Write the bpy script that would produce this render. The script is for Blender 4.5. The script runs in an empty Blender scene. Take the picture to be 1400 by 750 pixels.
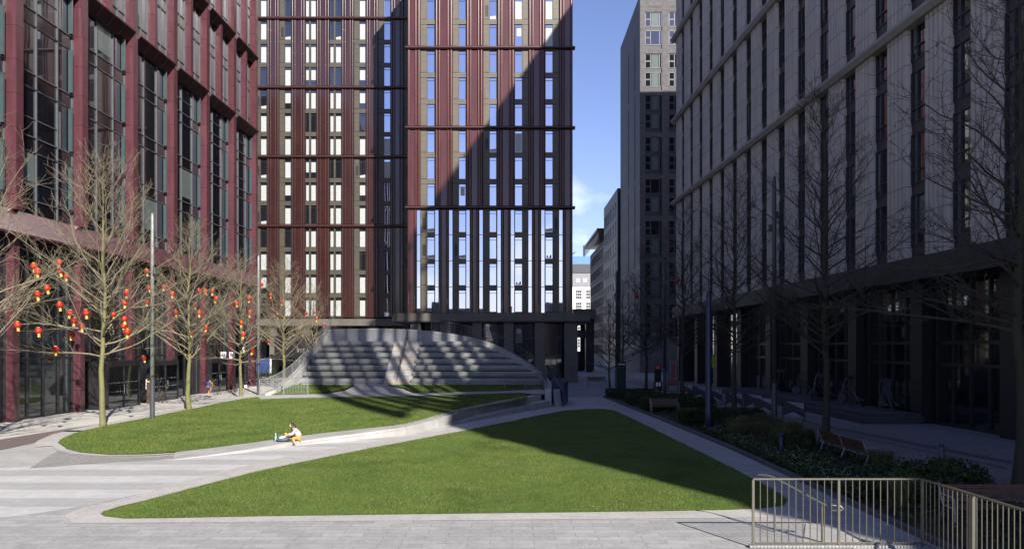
import bpy, bmesh, math, random
import numpy as np
from mathutils import Vector, Matrix
from mathutils.geometry import delaunay_2d_cdt
random.seed(7); RNG = np.random.default_rng(7)
SC = bpy.context.scene; COL = SC.collection
F = 1053.0; CX = 700.0; HZ = 473.0; CH = 4.0      # photo geometry: focal length in px, principal column, horizon row, eye height
R = math.radians

# ------------------------------------------------------------------ helpers
class MB:
    def __init__(s): s.v = []; s.f = []; s.m = []
    def quad(s, a, b, c, d, mi=0):
        n = len(s.v); s.v += [a, b, c, d]; s.f.append((n, n+1, n+2, n+3)); s.m.append(mi); return s
    def poly(s, pts, mi=0):
        n = len(s.v); s.v += [tuple(p) for p in pts]; s.f.append(tuple(range(n, n+len(pts)))); s.m.append(mi); return s
    def box(s, x0, x1, y0, y1, z0, z1, mi=0):
        if x0 > x1: x0, x1 = x1, x0
        if y0 > y1: y0, y1 = y1, y0
        if z0 > z1: z0, z1 = z1, z0
        n = len(s.v)
        s.v += [(x0,y0,z0),(x1,y0,z0),(x1,y1,z0),(x0,y1,z0),(x0,y0,z1),(x1,y0,z1),(x1,y1,z1),(x0,y1,z1)]
        for q in ((0,3,2,1),(4,5,6,7),(0,1,5,4),(1,2,6,5),(2,3,7,6),(3,0,4,7)):
            s.f.append(tuple(n+i for i in q)); s.m.append(mi)
        return s
    def hexa(s, bot, top, mi=0):                     # two matching rings
        n = len(s.v); k = len(bot); s.v += [tuple(p) for p in bot] + [tuple(p) for p in top]
        for i in range(k):
            j = (i+1) % k; s.f.append((n+i, n+j, n+k+j, n+k+i)); s.m.append(mi)
        s.f.append(tuple(n+i for i in range(k))[::-1]); s.m.append(mi)
        s.f.append(tuple(n+k+i for i in range(k))); s.m.append(mi)
        return s
    def prism(s, pl, z0, z1, mi=0):                  # outline in plan, extruded up
        return s.hexa([(p[0], p[1], z0) for p in pl], [(p[0], p[1], z1) for p in pl], mi)
    def tube(s, pts, rad, n=6, mi=0, cap=True):
        pts = [Vector(p) for p in pts]
        if not hasattr(rad, '__len__'): rad = [rad]*len(pts)
        base = len(s.v); k = len(pts); ref = None
        for i, p in enumerate(pts):
            t = (pts[min(i+1, k-1)] - pts[max(i-1, 0)])
            if t.length < 1e-9: t = Vector((0,0,1))
            t.normalize()
            if ref is None: ref = t.orthogonal().normalized()
            ref = (ref - t*ref.dot(t))
            ref = ref.normalized() if ref.length > 1e-6 else t.orthogonal().normalized()
            b = t.cross(ref)
            for j in range(n):
                a = 2*math.pi*j/n
                q = p + (ref*math.cos(a) + b*math.sin(a))*rad[i]
                s.v.append((q.x, q.y, q.z))
        for i in range(k-1):
            for j in range(n):
                a = base+i*n+j; b_ = base+i*n+(j+1) % n
                s.f.append((a, b_, b_+n, a+n)); s.m.append(mi)
        if cap:
            s.f.append(tuple(base+j for j in range(n))[::-1]); s.m.append(mi)
            s.f.append(tuple(base+(k-1)*n+j for j in range(n))); s.m.append(mi)
        return s
    def lathe(s, prof, c=(0,0,0), n=16, mi=0):       # prof: (r, z)
        base = len(s.v)
        for r, z in prof:
            for j in range(n):
                a = 2*math.pi*j/n; s.v.append((c[0]+r*math.cos(a), c[1]+r*math.sin(a), c[2]+z))
        for i in range(len(prof)-1):
            for j in range(n):
                a = base+i*n+j; b = base+i*n+(j+1) % n
                s.f.append((a, b, b+n, a+n)); s.m.append(mi)
        s.f.append(tuple(base+j for j in range(n))[::-1]); s.m.append(mi)
        s.f.append(tuple(base+(len(prof)-1)*n+j for j in range(n))); s.m.append(mi)
        return s
    def ball(s, c, r, n=8, mi=0, sx=1, sy=1, sz=1):
        k = max(4, n//2+1); base = len(s.v)
        for i in range(k+1):
            t = math.pi*i/k
            for j in range(n):
                a = 2*math.pi*j/n
                s.v.append((c[0]+r*sx*math.sin(t)*math.cos(a), c[1]+r*sy*math.sin(t)*math.sin(a), c[2]-r*sz*math.cos(t)))
        for i in range(k):
            for j in range(n):
                a = base+i*n+j; b = base+i*n+(j+1) % n
                s.f.append((a, b, b+n, a+n)); s.m.append(mi)
        return s
    def mesh(s, name, mats, smooth=False):
        me = bpy.data.meshes.new(name); me.from_pydata(s.v, [], s.f); me.update()
        for m in (mats if isinstance(mats, (list, tuple)) else [mats]): me.materials.append(m)
        if any(s.m): me.polygons.foreach_set('material_index', s.m)
        if smooth: me.polygons.foreach_set('use_smooth', [True]*len(me.polygons))
        return me
    def build(s, name, mats, parent=None, smooth=False, loc=None):
        return link(name, s.mesh(name, mats, smooth), parent, loc)

def link(name, data, parent=None, loc=None):
    o = bpy.data.objects.new(name, data); COL.objects.link(o)
    if parent is not None: o.parent = parent
    if loc is not None: o.location = loc
    return o
def tag(o, label=None, cat=None, group=None, kind=None):
    if label: o['label'] = label
    if cat: o['category'] = cat
    if group: o['group'] = group
    if kind: o['kind'] = kind
    return o
def thing(name, label, cat, loc=(0,0,0), rz=0, group=None):
    o = bpy.data.objects.new(name, None); COL.objects.link(o); o.location = loc; o.rotation_euler = (0,0,rz)
    o.empty_display_size = .2
    return tag(o, label, cat, group)
def copy_tree(o, parent=None):
    c = o.copy(); COL.objects.link(c)
    if parent is not None: c.parent = parent
    for ch in list(o.children): copy_tree(ch, c)
    return c
def sheet(name, pts, z, mat, kind='structure'):
    o = MB().poly([(p[0], p[1], z) for p in pts]).build(name, mat); o['kind'] = kind; return o

def W(px, py, Y): return Vector(((px-CX)*Y/F, Y, CH-(py-HZ)*Y/F))      # where the thing seen at that spot stands, Y metres away
def G(px, py, z=0.0):
    Y = F*(CH-z)/(py-HZ); return ((px-CX)*Y/F, Y)

# ------------------------------------------------------------------ materials
class NT:
    def __init__(s, name):
        s.mat = bpy.data.materials.new(name); s.mat.use_nodes = True; s.t = s.mat.node_tree
        s.b = s.t.nodes['Principled BSDF']; s.out = s.t.nodes['Material Output']
    def n(s, typ, **kw):
        x = s.t.nodes.new(typ)
        for k, v in kw.items():
            if k.startswith('i_'):
                key = k[2:]; x.inputs[int(key) if key.isdigit() else key.replace('_', ' ')].default_value = v
            else: setattr(x, k, v)
        return x
    def l(s, a, b): s.t.links.new(a, b); return s
    def coord(s, kind='Object', scale=None):
        c = s.n('ShaderNodeTexCoord').outputs[kind]
        if scale is not None:
            m = s.n('ShaderNodeMapping'); m.inputs['Scale'].default_value = scale; s.l(c, m.inputs['Vector']); c = m.outputs['Vector']
        return c
    def world(s, scale=None, rot=None):
        c = s.n('ShaderNodeNewGeometry').outputs['Position']
        if scale is not None or rot is not None:
            m = s.n('ShaderNodeMapping')
            if scale is not None: m.inputs['Scale'].default_value = scale
            if rot is not None: m.inputs['Rotation'].default_value = rot
            s.l(c, m.inputs['Vector']); c = m.outputs['Vector']
        return c
    def noise(s, vec, scale, detail=4, rough=.6):
        x = s.n('ShaderNodeTexNoise'); x.inputs['Scale'].default_value = scale; x.inputs['Detail'].default_value = detail; x.inputs['Roughness'].default_value = rough
        if vec is not None: s.l(vec, x.inputs['Vector'])
        return x.outputs['Fac']
    def ramp(s, fac, stops):
        x = s.n('ShaderNodeValToRGB'); e = x.color_ramp.elements
        while len(e) < len(stops): e.new(.5)
        for i, (p, c) in enumerate(stops):
            e[i].position = p; e[i].color = (*c, 1) if len(c) == 3 else c
        s.l(fac, x.inputs['Fac']); return x.outputs['Color']
    def math(s, op, a, b=None, c=None):
        x = s.n('ShaderNodeMath', operation=op)
        for i, q in enumerate((a, b, c)):
            if q is None: continue
            if isinstance(q, (int, float)): x.inputs[i].default_value = q
            else: s.l(q, x.inputs[i])
        return x.outputs[0]
    def mix(s, fac, a, b, blend='MIX'):
        x = s.n('ShaderNodeMix', data_type='RGBA', blend_type=blend)
        for i, q in ((0, fac), (6, a), (7, b)):
            if isinstance(q, (int, float)): x.inputs[i].default_value = q
            elif isinstance(q, tuple): x.inputs[i].default_value = (*q, 1) if len(q) == 3 else q
            else: s.l(q, x.inputs[i])
        return x.outputs[2]
    def bump(s, h, strength=.3, dist=.01):
        x = s.n('ShaderNodeBump'); x.inputs['Strength'].default_value = strength; x.inputs['Distance'].default_value = dist
        s.l(h, x.inputs['Height']); s.l(x.outputs['Normal'], s.b.inputs['Normal']); return x.outputs['Normal']
    def set(s, col=None, rough=None, metal=None, ior=None, coat=None, spec=None):
        if col is not None:
            if isinstance(col, tuple): s.b.inputs['Base Color'].default_value = (*col, 1)
            else: s.l(col, s.b.inputs['Base Color'])
        if rough is not None:
            if isinstance(rough, (int, float)): s.b.inputs['Roughness'].default_value = rough
            else: s.l(rough, s.b.inputs['Roughness'])
        if metal is not None: s.b.inputs['Metallic'].default_value = metal
        if ior is not None: s.b.inputs['IOR'].default_value = ior
        if coat is not None: s.b.inputs['Coat Weight'].default_value = coat
        if spec is not None: s.b.inputs['Specular IOR Level'].default_value = spec
        return s

def mul(c, k): return tuple(min(1, x*k) for x in c)
def plain(name, col, rough=.6, var=.18, scale=3.0, metal=0, coat=None, bump=0, bscale=40):
    t = NT(name); v = t.world()
    n1 = t.noise(v, scale, 5)
    t.set(t.ramp(n1, [(.3, mul(col, 1-var)), (.7, mul(col, 1+var))]), rough, metal, coat=coat)
    if bump: t.bump(t.noise(v, bscale, 3), bump, .01)
    return t.mat
def paving(name, c1, c2, mortar, bw, bh, msize=.008, rot=0, rough=.75, dirt=.25, offset=.5, bump=.25):
    t = NT(name); v = t.world(rot=(0,0,rot))
    b = t.n('ShaderNodeTexBrick'); b.offset = offset
    b.inputs['Color1'].default_value = (*c1, 1); b.inputs['Color2'].default_value = (*c2, 1); b.inputs['Mortar'].default_value = (*mortar, 1)
    b.inputs['Scale'].default_value = 1; b.inputs['Mortar Size'].default_value = msize; b.inputs['Mortar Smooth'].default_value = .2
    b.inputs['Brick Width'].default_value = bw; b.inputs['Row Height'].default_value = bh; b.inputs['Bias'].default_value = 0
    t.l(v, b.inputs['Vector'])
    big = t.noise(t.world(), .35, 6, .65); fine = t.noise(t.world(), 9, 5, .7)
    c = t.mix(t.math('MULTIPLY', t.ramp(big, [(.35, (1,1,1)), (.65, (0,0,0))]), dirt), b.outputs['Color'], mul(c1, .55))
    st = t.noise(t.world(), 1.7, 7, .75); c = t.mix(t.math('MULTIPLY', t.ramp(st, [(.47, (0,0,0)), (.64, (1,1,1))]), .42), c, mul(c1, .62))
    sp = t.noise(t.world(), 5.5, 2, .5); c = t.mix(t.math('MULTIPLY', t.ramp(sp, [(.70, (0,0,0)), (.74, (1,1,1))]), .45), c, mul(c1, .45))
    c = t.mix(.35, c, t.ramp(fine, [(.2, (.25,.25,.25)), (.8, (.75,.75,.75))]), 'OVERLAY')
    t.set(c, rough)
    t.bump(t.math('SUBTRACT', fine, t.math('MULTIPLY', b.outputs['Fac'], 2.0)), bump, .004)
    return t.mat
def glass(name, base, refl, tint=(.8,.88,1), rough=.012, wob=.06, wscale=.35, wdist=.05, fk=.8):
    t = NT(name); t.set(base, .08)
    g = t.n('ShaderNodeBsdfGlossy'); g.inputs['Color'].default_value = (*tint, 1); g.inputs['Roughness'].default_value = rough
    lw = t.n('ShaderNodeFresnel'); lw.inputs['IOR'].default_value = 1.5
    fac = t.math('MINIMUM', t.math('ADD', t.math('MULTIPLY', lw.outputs[0], fk), refl), 1.0)
    m = t.n('ShaderNodeMixShader'); t.l(fac, m.inputs[0]); t.l(t.b.outputs[0], m.inputs[1]); t.l(g.outputs[0], m.inputs[2])
    t.l(m.outputs[0], t.out.inputs['Surface'])
    # every pane is set a hair out of true, and rolls a little
    info = t.n('ShaderNodeObjectInfo'); va = t.n('ShaderNodeVectorMath', operation='ADD'); t.l(t.world(), va.inputs[0])
    cmb = t.n('ShaderNodeCombineXYZ'); t.l(t.math('MULTIPLY', info.outputs['Random'], 60), cmb.inputs[0]); t.l(cmb.outputs[0], va.inputs[1])
    bp = t.n('ShaderNodeBump'); bp.inputs['Strength'].default_value = wob; bp.inputs['Distance'].default_value = wdist
    t.l(t.noise(va.outputs[0], wscale, 1), bp.inputs['Height']); t.l(bp.outputs['Normal'], g.inputs['Normal'])
    return t.mat
def glazed(name, col, rough=.3, joint_z=1.465, z0=0.0, line=.012, var=.2, coat=.25):
    """glazed ceramic / coated panels with fine horizontal joints at a real spacing"""
    t = NT(name); p = t.world(); sep = t.n('ShaderNodeSeparateXYZ'); t.l(p, sep.inputs[0])
    zz = t.math('FRACT', t.math('DIVIDE', t.math('ADD', sep.outputs['Z'], z0), joint_z))
    j = t.math('LESS_THAN', zz, line/joint_z*2)
    wn = t.n('ShaderNodeTexWhiteNoise', noise_dimensions='1D'); t.l(t.math('FLOOR', t.math('DIVIDE', t.math('ADD', sep.outputs['Z'], z0), joint_z)), wn.inputs['W'])
    n1 = t.noise(t.world(scale=(1,1,.25)), 1.6, 5)
    c = t.ramp(n1, [(.3, mul(col, 1-var)), (.7, mul(col, 1+var))])
    c = t.mix(t.math('MULTIPLY', wn.outputs[0], .22), c, mul(col, .6))
    c = t.mix(j, c, mul(col, .35)); t.set(c, rough, coat=coat); t.b.inputs['Coat Roughness'].default_value = .12
    t.bump(t.math('ADD', t.noise(p, 25, 3), t.math('MULTIPLY', j, -3.0)), .12, .004)
    return t.mat

M = {}
M['paving'] = paving('pale granite paving', (.40,.395,.38), (.46,.455,.44), (.22,.215,.20), .9, .45, rough=.7)
M['fore'] = paving('grey plaza slabs', (.335,.332,.325), (.415,.412,.402), (.21,.208,.20), .9, .3, .009)
M['far'] = paving('grey blue paving', (.25,.25,.26), (.31,.31,.32), (.14,.14,.14), .6, .3)
M['prom'] = paving('small granite setts', (.20,.20,.205), (.27,.265,.26), (.08,.08,.08), .3, .15, .012, rot=R(40))
M['white_pave'] = paving('white granite walk', (.62,.60,.56), (.56,.545,.51), (.34,.33,.31), 1.2, .6, .01, dirt=.35)
M['brown'] = paving('brown brick strip', (.20,.155,.145), (.16,.125,.12), (.09,.08,.08), .22, .075, .006)
M['sett'] = paving('grey cobbles', (.30,.295,.28), (.37,.36,.345), (.16,.155,.15), .2, .1, .012, rot=R(45))
M['strip'] = paving('pale concrete edging', (.44,.425,.40), (.47,.455,.43), (.3,.29,.27), 2.4, 1.2, .006, rot=R(35))
M['drain'] = plain('dark drain strip', (.09,.09,.10), .7)
M['concrete'] = plain('fair faced concrete', (.36,.355,.345), .7, .16, 1.2, bump=.15)
M['concrete_pol'] = plain('grey polished concrete', (.29,.293,.31), .42, .22, .8, bump=.05)
M['worn'] = plain('worn earth', (.075,.058,.035), .95, .35, 6, bump=.5, bscale=30)
M['soil'] = plain('dark soil', (.035,.027,.02), .95, .35, 5, bump=.6, bscale=20)
def striped():
    t = NT('banded granite'); sep = t.n('ShaderNodeSeparateXYZ'); wp = t.world(); t.l(wp, sep.inputs[0])
    s = t.math('FRACT', t.math('DIVIDE', t.math('ADD', sep.outputs['Y'], -18.05), 2.28))
    m = t.math('GREATER_THAN', s, .5)
    b = t.n('ShaderNodeTexBrick'); b.inputs['Scale'].default_value = 1; b.inputs['Brick Width'].default_value = 1.14; b.inputs['Row Height'].default_value = .57; b.inputs['Mortar Size'].default_value = .006
    b.inputs['Color1'].default_value = (.92,.92,.92,1); b.inputs['Color2'].default_value = (1,1,1,1); b.inputs['Mortar'].default_value = (.62,.62,.62,1); t.l(wp, b.inputs['Vector'])
    c = t.mix(m, (.53,.525,.515), (.405,.405,.40)); c = t.mix(1.0, c, b.outputs['Color'], 'MULTIPLY')
    c = t.mix(.3, c, t.ramp(t.noise(t.world(), 3, 6, .7), [(.25, (.3,.3,.3)), (.75, (.7,.7,.7))]), 'OVERLAY')
    c = t.mix(t.math('MULTIPLY', t.ramp(t.noise(t.world(), .5, 6, .7), [(.45, (0,0,0)), (.7, (1,1,1))]), .3), c, (.30,.29,.27))
    t.set(c, .65); return t.mat
M['striped'] = striped()
def turf(name, k=1.0):
    t = NT(name); a = t.noise(t.world(), .55, 6, .65); b = t.noise(t.world(), 14, 5, .75); d = t.noise(t.world(scale=(1,.35,1)), 2.2, 4)
    c = t.ramp(a, [(.3, mul((.040,.078,.012), k)), (.55, mul((.060,.105,.018), k)), (.75, mul((.085,.125,.024), k))])
    c = t.mix(.6, c, t.ramp(b, [(.2, (.12,.12,.12)), (.8, (.85,.85,.85))]), 'OVERLAY')
    c = t.mix(t.math('MULTIPLY', t.ramp(d, [(.55, (0,0,0)), (.75, (1,1,1))]), .35), c, mul((.10,.11,.03), k))
    w2 = t.noise(t.world(), .9, 7, .8); c = t.mix(t.math('MULTIPLY', t.ramp(w2, [(.58, (0,0,0)), (.72, (1,1,1))]), .55), c, mul((.12,.105,.045), k*.9))
    t.set(c, .85); t.b.inputs['Specular IOR Level'].default_value = .2
    t.bump(b, .9, .05); return t.mat
M['turf'] = turf('mown turf', 1.5)
def blade(name, c1, c2, c3):
    t = NT(name); a = t.noise(t.world(), .6, 5, .65)
    w = t.n('ShaderNodeTexWhiteNoise', noise_dimensions='3D'); sn = t.n('ShaderNodeVectorMath', operation='SNAP'); sn.inputs[1].default_value = (.03,.03,9); t.l(t.world(), sn.inputs[0]); t.l(sn.outputs[0], w.inputs[0])
    c = t.ramp(t.math('ADD', t.math('MULTIPLY', a, .6), t.math('MULTIPLY', w.outputs[0], .4)), [(.25, c1), (.5, c2), (.8, c3)]); lum = t.noise(t.world(), .28, 6, .7); c = t.mix(1.0, c, t.ramp(lum, [(.3, (.52,.58,.5)), (.5, (1,1,1)), (.7, (1.0,.93,.78))]), 'MULTIPLY'); str_ = t.noise(t.world(), 1.1, 7, .8); c = t.mix(t.math('MULTIPLY', t.ramp(str_, [(.56, (0,0,0)), (.70, (1,1,1))]), .5), c, (.15,.14,.06))
    t.set(c, .6); t.b.inputs['Specular IOR Level'].default_value = .25
    tr = t.n('ShaderNodeBsdfTranslucent'); t.l(c, tr.inputs['Color']); m = t.n('ShaderNodeMixShader'); m.inputs[0].default_value = .25
    t.l(t.b.outputs[0], m.inputs[1]); t.l(tr.outputs[0], m.inputs[2]); t.l(m.outputs[0], t.out.inputs['Surface']); return t.mat
M['blade'] = blade('grass blades', (.090,.128,.026), (.134,.178,.042), (.215,.236,.084))
M['reed'] = blade('feather grass', (.10,.12,.045), (.15,.155,.065), (.23,.20,.10))
M['leaf'] = blade('dark leaves', (.025,.044,.014), (.042,.068,.02), (.07,.10,.03))
M['leaf_lit'] = blade('fresh green leaves', (.04,.085,.015), (.07,.13,.025), (.13,.19,.05))
M['petal'] = plain('white petals', (.28,.28,.26), .7)
M['red'] = glazed('oxblood coated panels', (.092,.032,.041), .26, 1.775, .45, .014, coat=.45)
M['red_dark'] = plain('oxblood soffit metal', (.05,.014,.016), .4, .15)
M['red_glaze'] = glazed('oxblood glazed ceramic', (.072,.0185,.0165), .26, 1.465, -.15, .012, coat=.35)
M['red_band'] = plain('oxblood cornice', (.055,.020,.020), .4, .15)
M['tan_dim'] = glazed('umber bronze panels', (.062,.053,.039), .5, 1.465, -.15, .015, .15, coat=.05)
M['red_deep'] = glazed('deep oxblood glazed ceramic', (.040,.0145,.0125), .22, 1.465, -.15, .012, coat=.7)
M['stair_stone'] = plain('pale stair concrete', (.47,.465,.45), .7, .12, 2)
M['tan'] = glazed('bronze tan panels', (.100,.086,.062), .5, 1.465, -.15, .015, .15, coat=.05)
M['bronze'] = plain('dark bronze cladding', (.105,.095,.080), .5, .2, .8)
M['black'] = plain('black metal', (.012,.012,.014), .4, .2)
M['frame'] = plain('slate grey frames', (.085,.09,.105), .4, .15)
M['frame_dk'] = plain('charcoal frames', (.02,.02,.023), .4, .15)
M['spandrel'] = glass('dark spandrel glass', (.008,.006,.008), .02, (.6,.6,.65), .05, .03, .35, .05, .35)
M['glass_dark'] = glass('dark window glass', (.006,.007,.009), .12, (.80,.84,.95), .012, .10, .3, .06, .45)
M['glass_sky'] = glass('blue mirror glass', (.03,.04,.06), .62, (.78,.84,1.0), .012, .065, .3, .06)
M['glass_side'] = glass('shaded window glass', (.010,.011,.014), .10, (.8,.85,.95), .012, .08)
M['shop_glass'] = glass('shopfront glass', (.006,.007,.008), .05, (.8,.88,.95), .012, .04)
M['blind'] = plain('white roller blind', (.37,.39,.39), .5, .06, coat=.4)
M['blind_teal'] = plain('grey green blind behind glass', (.11,.14,.135), .3, .15, coat=.6)
M['teal'] = plain('sea green glass fin', (.045,.072,.075), .2, .12, coat=.6)
M['pil'] = glazed('ribbed pale concrete', (.49,.447,.41), .7, 1.55, .3, .02, .12, coat=0)
M['pil_dk'] = plain('dark grey fascia', (.022,.021,.021), .6, .2)
M['core_dk'] = plain('charcoal recess panels', (.011,.010,.010), .5, .2)
M['cornice'] = plain('grey stone string course', (.30,.285,.275), .7, .12)
M['white_build'] = plain('white render', (.80,.79,.76), .7, .05)
M['slate'] = plain('grey slate cladding', (.22,.22,.24), .6, .1)
M['blue_net'] = plain('blue scaffold sheeting', (.10,.22,.55), .6, .2)
M['steel'] = plain('brushed steel', (.155,.148,.12), .42, .1, 6, metal=.55)
M['steel_dk'] = plain('dark painted steel', (.055,.06,.07), .45, .15)
M['galv'] = plain('pale galvanised steel', (.30,.305,.305), .45, .15, 5, metal=.35)
M['navy'] = plain('navy painted steel', (.014,.022,.058), .4, .15)
M['wood'] = plain('weathered timber', (.085,.05,.03), .65, .3, 4, bump=.2)
M['wood_lt'] = plain('blond timber', (.50,.34,.17), .6, .2)
M['lantern'] = plain('red lantern silk', (.36,.020,.010), .5, .15, 8)
M['gold'] = plain('golden yellow trim', (.60,.38,.06), .5, .1)
M['white'] = plain('white paint', (.78,.78,.77), .5, .06)
M['cloth_dk'] = plain('dark canvas', (.05,.052,.06), .8, .2)
M['cloth_lt'] = plain('grey lilac canvas', (.27,.27,.33), .8, .15)
M['blue_banner'] = plain('blue banner cloth', (.014,.04,.16), .7, .1)
M['poster_red'] = plain('coral print', (.62,.13,.08), .6, .3, 6)
def brick_mat():
    t = NT('dark purple brick'); c = t.n('ShaderNodeTexCoord').outputs['Object']; sep = t.n('ShaderNodeSeparateXYZ'); t.l(c, sep.inputs[0])
    cb = t.n('ShaderNodeCombineXYZ'); t.l(t.math('ADD', sep.outputs[0], sep.outputs[1]), cb.inputs[0]); t.l(sep.outputs[2], cb.inputs[1])
    b = t.n('ShaderNodeTexBrick'); b.inputs['Scale'].default_value = 1; b.inputs['Brick Width'].default_value = .45; b.inputs['Row Height'].default_value = .15; b.inputs['Mortar Size'].default_value = .012
    b.inputs['Color1'].default_value = (.066,.062,.067,1); b.inputs['Color2'].default_value = (.115,.107,.110,1); b.inputs['Mortar'].default_value = (.15,.145,.145,1); t.l(cb.outputs[0], b.inputs['Vector'])
    t.set(t.mix(.3, b.outputs['Color'], t.ramp(t.noise(c, 1.0, 6, .7), [(.3, (.25,.25,.25)), (.7, (.7,.7,.7))]), 'OVERLAY'), .8); return t.mat
M['brick'] = brick_mat()
def bark(name, c1, c2, c3):
    t = NT(name); a = t.noise(t.world(scale=(1,1,.35)), 7, 5, .7); b = t.noise(t.world(), .9, 3)
    c = t.mix(t.ramp(b, [(.4, (0,0,0)), (.65, (1,1,1))]), t.ramp(a, [(.3, c1), (.7, c2)]), c3); t.set(c, .85)
    t.bump(a, .5, .02); return t.mat
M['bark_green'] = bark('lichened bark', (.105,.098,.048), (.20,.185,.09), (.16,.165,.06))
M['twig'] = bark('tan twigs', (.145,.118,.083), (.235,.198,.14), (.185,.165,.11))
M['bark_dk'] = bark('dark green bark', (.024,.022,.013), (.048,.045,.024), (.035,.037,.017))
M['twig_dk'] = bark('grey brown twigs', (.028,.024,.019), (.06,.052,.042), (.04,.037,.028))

# ------------------------------------------------------------------ raised ground round the seating mound
CTRL = np.array([(-18.8,31.9,0),(-20.2,42.5,0),(-21,50,0),(-21.2,57,.12),(-16,28.5,0),(-12,27.4,.02),(-9.5,31.6,.16),(-4.9,35.4,.365),(-2.4,41,.52),(0,46,.65),(1.5,51,.76),(2,55,.8),
                 (-17,57,.42),(-11.8,57,.5),(-5,57,.55),(1,57,.75),(-17,46,.08),(-24,45,0),(-14,38,.08)], float)
def _tps(d): return np.where(d > 1e-9, d*d*np.log(np.maximum(d, 1e-9)), 0)
_P = CTRL[:, :2]; _n = len(_P)
_K = _tps(np.linalg.norm(_P[:, None]-_P[None], axis=2)) + np.eye(_n)*2.0
_A = np.zeros((_n+3, _n+3)); _A[:_n, :_n] = _K; _A[:_n, _n] = 1; _A[:_n, _n+1:] = _P; _A[_n, :_n] = 1; _A[_n+1:, :_n] = _P.T
_S = np.linalg.solve(_A, np.concatenate([CTRL[:, 2], np.zeros(3)]))
def Hs(xy):
    xy = np.atleast_2d(np.asarray(xy, float)); d = np.linalg.norm(xy[:, None]-_P[None], axis=2)
    return np.maximum(_tps(d) @ _S[:_n] + _S[_n] + xy @ _S[_n+1:], .02)
def H(x, y): return float(Hs([(x, y)])[0])
def GT(px, py):
    z = 0.0
    for _ in range(14): p = G(px, py, z); z = .5*z + .5*H(*p)
    return p
def inside(poly, pts):
    x, y = pts[:, 0], pts[:, 1]; r = np.zeros(len(pts), bool); n = len(poly)
    for i in range(n):
        x1, y1 = poly[i]; x2, y2 = poly[(i+1) % n]
        c = ((y1 > y) != (y2 > y)); xx = (x2-x1)*(y-y1)/((y2-y1) if abs(y2-y1) > 1e-12 else 1e-12)+x1
        r ^= c & (x < xx)
    return r
def smooth_loop(pts, it=2, keep=()):
    for _ in range(it):
        q = []
        for i in range(len(pts)):
            a, b = pts[i], pts[(i+1) % len(pts)]
            q += [(a[0]*.75+b[0]*.25, a[1]*.75+b[1]*.25), (a[0]*.25+b[0]*.75, a[1]*.25+b[1]*.75)]
        pts = q
    return pts
def filled(name, outline, step, zf, mat, kind='structure'):
    ol = [Vector(p) for p in outline]; a = np.array(outline)
    gx, gy = np.meshgrid(np.arange(a[:, 0].min(), a[:, 0].max(), step), np.arange(a[:, 1].min(), a[:, 1].max(), step))
    g = np.stack([gx.ravel(), gy.ravel()], 1); g = g[inside(outline, g)]
    n = len(ol); vs, es, fs, *_ = delaunay_2d_cdt(ol + [Vector(p) for p in g], [(i, (i+1) % n) for i in range(n)], [], 1, 1e-4)
    z = zf(np.array([(v.x, v.y) for v in vs]))
    me = bpy.data.meshes.new(name); me.from_pydata([(v.x, v.y, float(q)) for v, q in zip(vs, z)], [], [tuple(f) for f in fs]); me.materials.append(mat)
    me.polygons.foreach_set('use_smooth', [True]*len(me.polygons)); me.update()
    o = link(name, me); o['kind'] = kind; return o
def grass(name, outline, zf, dens, hgt, wid, mat, lean=.5, ymax=None, bare=None):
    a = np.array(outline); lo, hi = a.min(0), a.max(0); N = int((hi-lo).prod()*dens)
    p = lo + RNG.random((N, 2))*(hi-lo); p = p[inside(outline, p)]
    if ymax is not None:                              # thinner further off
        p = p[RNG.random(len(p)) < np.clip((ymax/np.maximum(p[:, 1], 1))**1.6, .12, 1)]
    if bare is not None: p = p[(((p-np.array(bare[:2]))/np.array(bare[2:]))**2).sum(1) + RNG.normal(0,.45,len(p)) > 1]
    n = len(p); z = zf(p); th = RNG.random(n)*2*np.pi; h = hgt*(.5+RNG.random(n)); w = wid*(.7+.6*RNG.random(n))*np.maximum(1, p[:, 1]/22)
    patch = .8+.35*np.sin(p[:, 0]*1.3+np.sin(p[:, 1]*.9)*2)*np.sin(p[:, 1]*1.1); h *= patch
    d = np.stack([np.cos(th), np.sin(th)], 1); l = RNG.normal(0, lean, (n, 2))*h[:, None]
    v = np.empty((n, 3, 3)); v[:, 0, :2] = p-d*w[:, None]/2; v[:, 1, :2] = p+d*w[:, None]/2; v[:, 0, 2] = v[:, 1, 2] = z-.004
    v[:, 2, :2] = p+l; v[:, 2, 2] = z+h
    me = bpy.data.meshes.new(name); me.vertices.add(3*n); me.vertices.foreach_set('co', v.ravel())
    me.loops.add(3*n); me.loops.foreach_set('vertex_index', np.arange(3*n)); me.polygons.add(n); me.polygons.foreach_set('loop_start', np.arange(0, 3*n, 3))
    me.update(calc_edges=True); me.materials.append(mat)
    o = link(name, me); o['kind'] = 'stuff'; return o

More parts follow.
